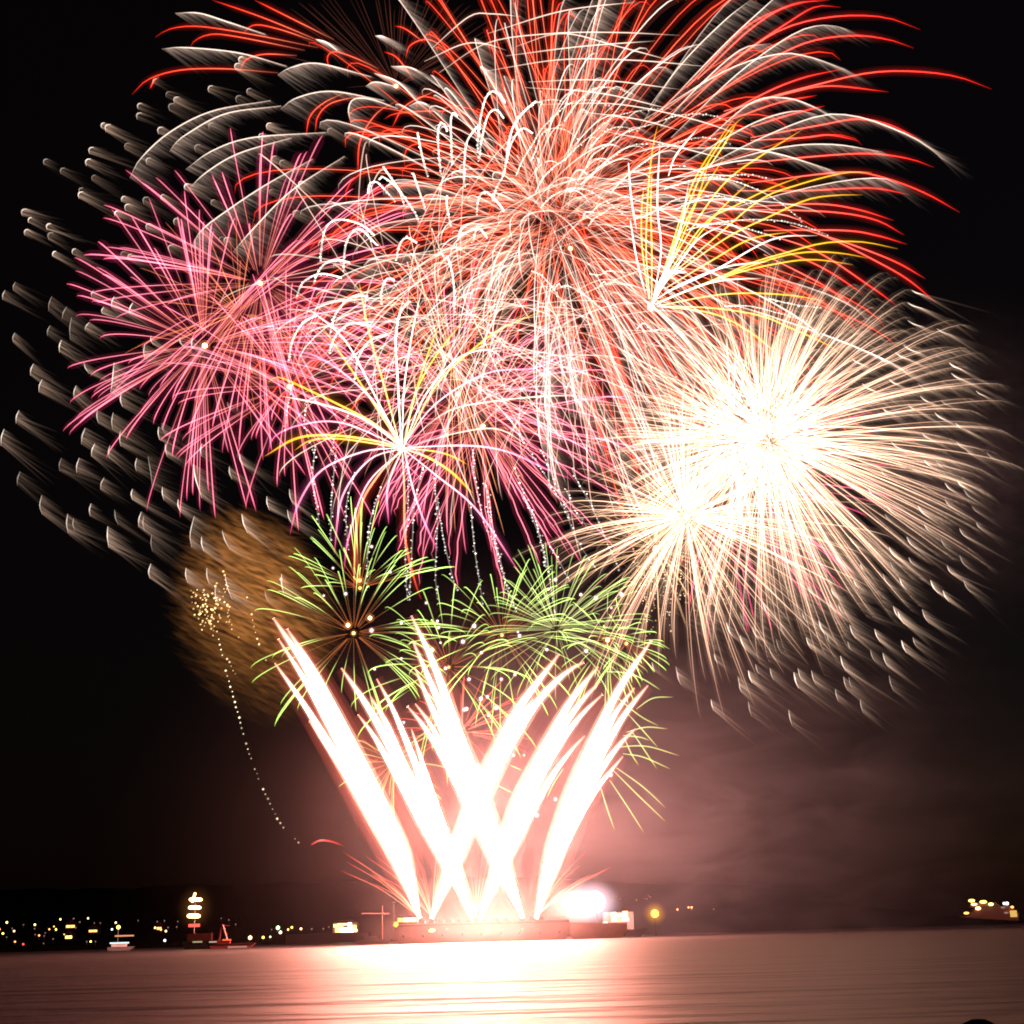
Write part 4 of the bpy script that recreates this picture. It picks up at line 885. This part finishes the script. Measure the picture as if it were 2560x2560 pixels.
for x, y, r, k in [(130, 600, 8.5, 'o'), (287, 597, 5.5, 'y'), (372, 590, 4, 'g'), (465, 480, 8.5, 'g'), (495, 535, 6, 'w'), (588, 502, 4, 'o'), (632, 475, 4.6, 'y'), (742, 493, 5, 'o'), (872, 495, 4, 'd'), (1012, 493, 4, 'd'), (1078, 470, 3.4, 'd')]:
    lamps.append((600 + x * .207, 2220 + y * .207, r, k))
for x, y, r, k in [(127, 165, 2.6, 'd'), (160, 163, 3, 'd'), (196, 184, 3.4, 'd'), (127, 200, 2.4, 'd'), (350, 193, 3.4, 'd'), (430, 178, 2.2, 'd'), (465, 155, 2.6, 'd'), (485, 165, 2.6, 'd'), (450, 183, 2.8, 'd'), (745, 285, 3.4, 'o'), (852, 265, 3, 'o'), (882, 265, 3.4, 'o'), (880, 285, 2.8, 'd'), (1095, 283, 2.8, 'd')]:
    lamps.append((1500 + x * .2588, 2200 + y * .2588, r, k))
def hill_hit(px, py):
    d = ray(px, py); lo, hi = 862.0, 1460.0
    f = lambda Y: (CAM + d * (Y / d[1]))[2] - hill_z((CAM + d * (Y / d[1]))[0], Y)
    if f(lo) < 0: return CAM + d * (lo / d[1])
    for Y in np.linspace(lo, hi, 120):
        if f(Y) < 2.0: return CAM + d * (Y / d[1])
    return CAM + d * (hi / d[1])
M_POST = mat_paint("lamp_post", (.04, .04, .04), .7)
lamps.sort()
cnt = {}
lamp_protos = {}
for (x, y, r, k) in lamps:
    p = hill_hit(x, y); p = p - np.array([0, 2.0, 0]); s = scale_at(p); mt, word = LM[k]
    side = "left" if x < 1200 else "right"
    key = (k, side); i = cnt.get(key, 0); cnt[key] = i + 1
    where = "from the left along the far shore" if side == "left" else "counting right from the flare, on the far shore"
    root = empty("shore_lamp", (p[0], p[1], p[2]), "%s %s lamp %s" % (ORD[min(i, 29)], word, where), "lamp", "lamps along the far shore")
    rr = r * s * .62
    if key[0] not in lamp_protos:
        g = Buf(); ball(g, (0, 0, 0), 1.0, shape=ICO1); gm = g.build("lamp_globe", mt); q = Buf(); tube(q, [(0, 0, -1.0), (0, 0, 0)], .1, (0, 0, 0), 5, True); pm = q.build("lamp_post", M_POST)
        lamp_protos[key[0]] = (gm, pm); ga, pa = gm, pm
    else:
        gm, pm = lamp_protos[key[0]]; ga = gm.copy(); COL.objects.link(ga); pa = pm.copy(); COL.objects.link(pa)
    ga.parent = root; ga.scale = (rr, rr, rr); pa.parent = root
    hz = max(2.5, p[2] - hill_z(p[0], p[1]) + .5); pa.scale = (1, 1, hz)

# lit bars: strips of lamps read as houses with lit verandas
def lit_house(px0, px1, py0, py1, mt, lab, Y=None):
    c = hill_hit((px0 + px1) / 2, (py0 + py1) / 2) if Y is None else at((px0 + px1) / 2, (py0 + py1) / 2, Y)
    s = scale_at(c); w = (px1 - px0) * s; h = (py1 - py0) * s; base = min(c[2] - h * .5 - 2.2, c[2] - 1); 
    org = np.array([c[0], c[1], base])
    root = empty("shore_house", org, lab, "house")
    b = Buf(); box(b, (-w * .6, 0, -1), (w * .6, 6, c[2] + h * 1.4 - base)); b.build("wall", M_DARK, root)
    b = Buf(); z = c[2] + h * 1.4 - base; prism_xz(b, [(-w * .68, z + .01), (w * .68, z + .01), (0, z + 2.2)], -.4, 6.4); b.build("roof", M_DARK, root)
    n = max(2, int(w / 2.2))
    for i in range(n):
        x0 = -w / 2 + i * w / n; b = Buf(); box(b, (x0 + .1, -.08, c[2] - h / 2 - base), (x0 + w / n - .1, -.01, c[2] + h / 2 - base)); b.build("window", mt, root)
lit_house(165, 187, 2313, 2319, M_AMBER, "low house with a glowing orange window strip on the left hillside")
lit_house(222, 243, 2325, 2330, M_AMBER, "house with a dimmer orange window strip right of the first lit house")
lit_house(163, 180, 2340, 2346, M_YELLOW, "waterside house with a short yellow window strip")
lit_house(392, 404, 2318, 2324, M_AMBER, "small house with orange windows left of the tall floodlit ship")

def pavilion():
    Y = 850.0; c = at(862, 2320, Y); s = scale_at(c); org = np.array([c[0], Y, 0.0])
    root = empty("pier_pavilion", org, "brightly lit pavilion on a low dark pier left of the barge", "pavilion")
    z = c[2]
    b = Buf(); box(b, (-34, 0, -1), (14, 12, z - 2.6)); b.build("pier_deck", M_DARK, root)
    b = Buf(); box(b, (-7, 1, z - 2.59), (7, 10, z + 3.0)); b.build("wall", M_STEEL, root)
    b = Buf(); prism_xz(b, [(-8, z + 3.01), (8, z + 3.01), (5, z + 4.6), (-5, z + 4.6)], .2, 10.8); b.build("roof", M_DARK, root)
    for x0, x1, z0, z1, mt in ((-6.6, -4.3, .6, 2.2, mat_emit("lime_window", (.8, 1, .15), 4, False)), (-4.2, -1.2, .7, 2.6, M_YELLOW), (-1.1, 1.6, 1.6, 2.6, M_WARM), (1.7, 3.9, -.6, 3.0, M_COOL), (-5.6, -2.6, -2.2, .3, M_YELLOW), (-2.5, 1.6, -2.4, .2, M_WHITE), (1.7, 5.0, -2.4, -.7, M_WHITE), (4.0, 6.4, -.6, 1.4, M_YELLOW), (5.1, 6.8, -2.2, -.7, M_WARM)):
        b = Buf(); box(b, (x0, .90, z + z0), (x1, .99, z + z1)); b.build("window", mt, root)
    p = at(890, 2326, Y) - org; b = Buf(); ball(b, p, 1.0, shape=ICO1); b.build("end_lamp", M_WARM, root)
pavilion()

# ------------------------------------------------------------------ vessels
def hull_prof(x0, x1, z0, z1, rake0, rake1):
    return [(x0 + rake0, z0), (x1 - rake1, z0), (x1, z1), (x0, z1 * .92)]
def tower_ship():
    Y = 620.0; px = lambda x, y: at(x, y, Y); s = scale_at(px(488, 2280)); c = px(505, 2370); org = np.array([c[0], Y, 0.0])
    root = empty("floodlit_ship", org, "dark ship with a tall mast of three blazing floodlights at the left", "ship")
    b = Buf(); prism_xz(b, hull_prof(-8, 10, -.8, 3.4, 1.5, 3), -2.5, 2.5); b.build("hull", M_DARK, root)
    b = Buf(); box(b, (-6, -1.8, 3.41), (4, 1.8, 6.4)); b.build("deckhouse", mat_paint("dark_red_paint", (.018, .006, .005), .6), root)
    q = px(486, 2305) - org; b = Buf(); tube(b, [(q[0], 0, 6.4), (q[0], 0, 19)], .22, (0, 0, 0), 8, True); mast = b.build("mast", M_STEEL, root)
    for (x0, x1, yy, hh) in ((474, 506, 2249, 12), (472, 503, 2269, 12), (469, 501, 2290, 14)):
        a = px(x0, yy) - org; e = px(x1, yy) - org; b = Buf(); m = (a + e) / 2
        tube(b, [(a[0], -.5, a[2]), (a[0] + .8, -.5, a[2]), (e[0] - .8, -.5, e[2]), (e[0], -.5, e[2])], [hh * s * .22, hh * s * .36, hh * s * .36, hh * s * .2], (0, 0, 0), 8, True); b.build("floodlight", M_FLOOD, mast)
    a = px(481, 2256) - org; e = px(489, 2232) - org; b = Buf(); tube(b, [(a[0], -.5, a[2]), (e[0], -.5, e[2])], .5, (0, 0, 0), 6, True); b.build("masthead_light", M_FLOOD, mast)
    q = px(489, 2270) - org; glow_ball("lamp_glow", (q[0], -.5, q[2]), (9, 6, 11), (1, .36, .08), .03, mast, (0, 0, 0))  # bloom round the floodlights, added as emission
    a = px(474, 2314) - org; e = px(502, 2314) - org; b = Buf(); box(b, (a[0], -2.0, a[2] - .6), (e[0], -1.82, a[2] + .6)); b.build("red_light_bar", M_RED, root)
    for x0, x1, yy, mt in ((485, 509, 2355, mat_emit("pale_deck_light", (.8, .75, .4), .5, False)), (526, 551, 2355, mat_emit("pale_deck_light", (.9, .6, .45), .6, False))):
        a = px(x0, yy) - org; e = px(x1, yy) - org; b = Buf(); box(b, (a[0], -2.75, a[2] - .3), (e[0], -2.55, a[2] + .3)); b.build("deck_light", mt, root)
tower_ship()
def red_boat():
    Y = 612.0; px = lambda x, y: at(x, y, Y); c = px(582, 2374); org = np.array([c[0], Y, 0.0])
    root = empty("red_boat", org, "low red hulled boat with a red derrick just right of the floodlit ship", "boat")
    M = mat_paint("red_hull", (.10, .022, .02), .45); m2 = mat_paint("red_derrick", (.08, .006, .005), .5)
    b = Buf(); prism_xz(b, hull_prof(-9.5, 9.5, -.6, 2.0, 1, 3), -2, 2); b.build("hull", M, root)
    b = Buf(); box(b, (-9.3, -2.12, 1.5), (9.3, -2.01, 1.8)); b.build("rubbing_strake", M_DARK, root)
    b = Buf(); tube(b, [(-2, 0, 1.9), (-4.6, 0, 9.5)], .5, (0, 0, 0), 8, True); tube(b, [(-6, 0, 1.9), (-4.8, 0, 9.5)], .35, (0, 0, 0), 8, True); tube(b, [(-4.7, 0, 9.4), (-1.5, 0, 9.0)], .2, (0, 0, 0), 6, True); b.build("derrick", m2, root)
    b = Buf(); box(b, (-6.5, -1.4, 1.95), (-1.2, 1.4, 3.6)); cab = b.build("cabin", m2, root)
    a = px(558, 2350) - org; e = px(580, 2351) - org; b = Buf(); box(b, (a[0], -1.6, a[2] - .3), (e[0], -1.42, a[2] + .3)); b.build("deck_light", mat_emit("orange_light", (1, .16, .04), 1.2, False), root)
    a = px(572, 2368) - org; e = px(620, 2367) - org; b = Buf(); box(b, (a[0], -2.2, a[2] - .35), (e[0], -2.125, a[2] + .35)); b.build("lit_gunwale", mat_emit("lit_hull_glow", (.9, .38, .28), .55, False), root)  # light on the hull side, put in as a glowing strip
red_boat()
def yacht():
    Y = 700.0; px = lambda x, y: at(x, y, Y); c = px(302, 2362); org = np.array([c[0], Y, 0.0])
    root = empty("white_yacht", org, "small white yacht with an orange lit awning among the left shore lamps", "yacht")
    b = Buf(); prism_xz(b, hull_prof(-6, 6.5, -.4, 1.7, .6, 2.4), -1.6, 1.6); b.build("hull", mat_paint("white_hull", (.07, .08, .085), .3, .05), root)
    a = px(277, 2358) - org; e = px(325, 2356) - org; b = Buf(); box(b, (a[0], -1.75, a[2] - .32), (e[0], -1.61, a[2] + .32)); b.build("lit_hull_streak", mat_emit("cool_streak", (.75, .95, 1), 1.3, False), root)  # lit streak along the hull, put in as emission
    b = Buf(); box(b, (-4.2, -1.2, 1.71), (2.6, 1.2, 3.4)); b.build("cabin", mat_paint("grey_cabin", (.3, .32, .33), .5), root)
    a = px(289, 2340) - org; e = px(333, 2339) - org; b = Buf(); box(b, (a[0], -1.3, a[2] - .35), (e[0], 1.3, a[2] + .3)); b.build("awning", mat_emit("lit_awning", (1, .42, .2), .9, False), root)  # lit look of the cloth put in as emission
    q = px(296, 2318) - org; b = Buf(); tube(b, [(q[0], 0, 3.4), (q[0], 0, q[2])], .12, (0, 0, 0), 6, True); mm = b.build("mast", M_STEEL, root)
    b = Buf(); ball(b, (q[0], 0, q[2]), 1.0, shape=ICO1); b.build("mast_light", M_YELLOW, mm)
yacht()
def crane_boat():
    Y = 640.0; px = lambda x, y: at(x, y, Y); c = px(935, 2345); org = np.array([c[0], Y, 0.0])
    root = empty("moored_sailboat", org, "dim moored sailboat with mast and boom catching red light left of the barge", "sailboat")
    M = mat_paint("pale_spar", (.05, .03, .027), .5)
    b = Buf(); prism_xz(b, hull_prof(-8, 8, -.5, 2.0, 1, 2.5), -1.8, 1.8); b.build("hull", M_DARK, root)
    b = Buf(); box(b, (-4, -1.1, 2.0), (2, 1.1, 3.2)); b.build("cabin", M_DARK, root)
    q = px(956, 2264) - org; b = Buf(); tube(b, [(q[0], 0, 1.8), (q[0], 0, q[2])], .22, (0, 0, 0), 6, True); b.build("mast", M, root)
    a = px(904, 2284) - org; e = px(973, 2284) - org; b = Buf(); tube(b, [(a[0], -.3, a[2]), (e[0], -.3, e[2])], .3, (0, 0, 0), 6, True); b.build("boom", M, root)
crane_boat()
def support_boat():
    Y = 640.0; px = lambda x, y: at(x, y, Y); c = px(1545, 2348); org = np.array([c[0], Y, 0.0])
    root = empty("support_boat", org, "work boat with a block of bright cabin lights right of the flare", "boat")
    b = Buf(); prism_xz(b, hull_prof(-14, 13, -.6, 3.2, 1, 4), -3, 3); b.build("hull", M_DARK, root)
    b = Buf(); box(b, (-6, -2.4, 3.2), (7, 2.4, 10.5)); cab = b.build("cabin", M_STEEL, root)
    for x0, x1, y0, y1, mt in ((1528, 1540, 2281, 2304, M_WARM), (1541, 1554, 2284, 2292, M_WHITE), (1556, 1568, 2278, 2293, M_WARM), (1541, 1553, 2296, 2304, M_YELLOW), (1555, 1571, 2294, 2303, M_WARM)):
        a = px(x0, y1) - org; e = px(x1, y0) - org; b = Buf(); box(b, (a[0], -2.5, a[2]), (e[0], -2.41, e[2])); b.build("window", mt, cab)
    p = px(1512, 2308) - org; b = Buf(); ball(b, (p[0], -2.6, p[2]), .9, (1.4, 1, .8), ICO1); b.build("deck_lamp", M_WARM, root)
support_boat()
def buoy():
    Y = 650.0; p = at(1637, 2284, Y); org = np.array([p[0], Y, 0.0])
    root = empty("channel_beacon", org, "round yellow beacon lamp on a thin pile right of the work boat", "beacon")
    b = Buf(); tube(b, [(0, 0, -1), (0, 0, p[2] - 1.0)], .12, (0, 0, 0), 8, True); b.build("pile", M_DARK, root)
    b = Buf(); ball(b, (0, 0, p[2]), 1.75, shape=ICO2); b.build("beacon_lamp", mat_emit("beacon_yellow", (1, .72, .08), 3.0, False), root)
    glow_ball("lamp_glow", (0, 0, p[2]), (6, 6, 6), (1, .40, .02), .22, root, (0, 0, 0))  # bloom round the beacon lamp, added as emission
buoy()
def right_ship():
    Y = 1400.0; px = lambda x, y: at(x, y, Y); c = px(2470, 2302); org = np.array([c[0], Y, 0.0]); s = scale_at(c)
    root = empty("passenger_ship", org, "distant passenger ship with rows of yellow deck lights at the right edge", "ship")
    M = mat_paint("ship_hull", (.2, .1, .08), .5); zz = lambda y: (px(2470, y) - org)[2]; X = lambda x: (px(x, 2290) - org)[0]
    b = Buf(); prism_xz(b, [(X(2385), zz(2291)), (X(2400), -1), (X(2538), -1), (X(2545), zz(2284)), (X(2500), zz(2285))], -6, 6); b.build("hull", M, root)
    b = Buf(); prism_xz(b, [(X(2420), zz(2289)), (X(2538), zz(2288)), (X(2530), zz(2266)), (X(2440), zz(2268))], -5, 5); b.build("upper_deck", M, root)
    b = Buf(); prism_xz(b, [(X(2428), zz(2267)), (X(2500), zz(2266)), (X(2490), zz(2256)), (X(2436), zz(2256))], -4, 4); b.build("bridge_deck", M, root)
    for x, y, w, h, mt in ((2424, 2252, 8, 3.6, M_YELLOW), (2453, 2255, 9, 3.6, M_YELLOW), (2430, 2261, 8, 2.8, M_WARM), (2440, 2271, 7, 4.2, M_WARM), (2472, 2261, 6.5, 3.6, mat_emit("lime_lamp", (.8, 1, .25), 4, False)), (2505, 2259, 3.5, 3.5, M_COOL), (2512, 2259, 4, 3.6, M_WHITE), (2411, 2283, 7, 3, M_AMBER), (2502, 2269, 6, 2.2, M_DIM), (2510, 2282, 6, 2.2, M_DIM), (2525, 2268, 4, 3, M_AMBER)):
        p = px(x, y) - org; b = Buf(); ball(b, (p[0], -6.4, p[2]), 1, (w * s, .8, h * s), ICO2); b.build("deck_light", mt, root)
    a = px(2521, 2293) - org; e = px(2536, 2276) - org; b = Buf(); box(b, (a[0], -6.4, a[2]), (e[0], -6.05, e[2])); b.build("stern_window", mat_emit("stern_glow", (1, .6, .15), .8, False), root)
right_ship()
# rock at the near edge of the water
def rock():
    p = at(2445, 2560, 34.0); V, F = ICO3; rg = random.Random(2)
    dirs = [np.array([rg.gauss(0, 1) for _ in range(3)]) for _ in range(6)]
    k = np.array([1 + .05 * sum(math.sin(3 * float(v @ d)) for d in dirs) / 2 for v in V])
    b = Buf(); b.add(V * k[:, None] * np.array([.60, .55, .50]), F, np.zeros((len(V), 3)))
    o = b.build("boulder", mat_paint("wet_rock", (.035, .032, .03), .5, .4, 3), smooth=True)
    top = at(2445, 2546, 34.0); o.location = (float(top[0]), 34.0, float(top[2]) - .5)
    tag(o, "dark rounded boulder just showing at the bottom right edge", "boulder")
    return o
rock()
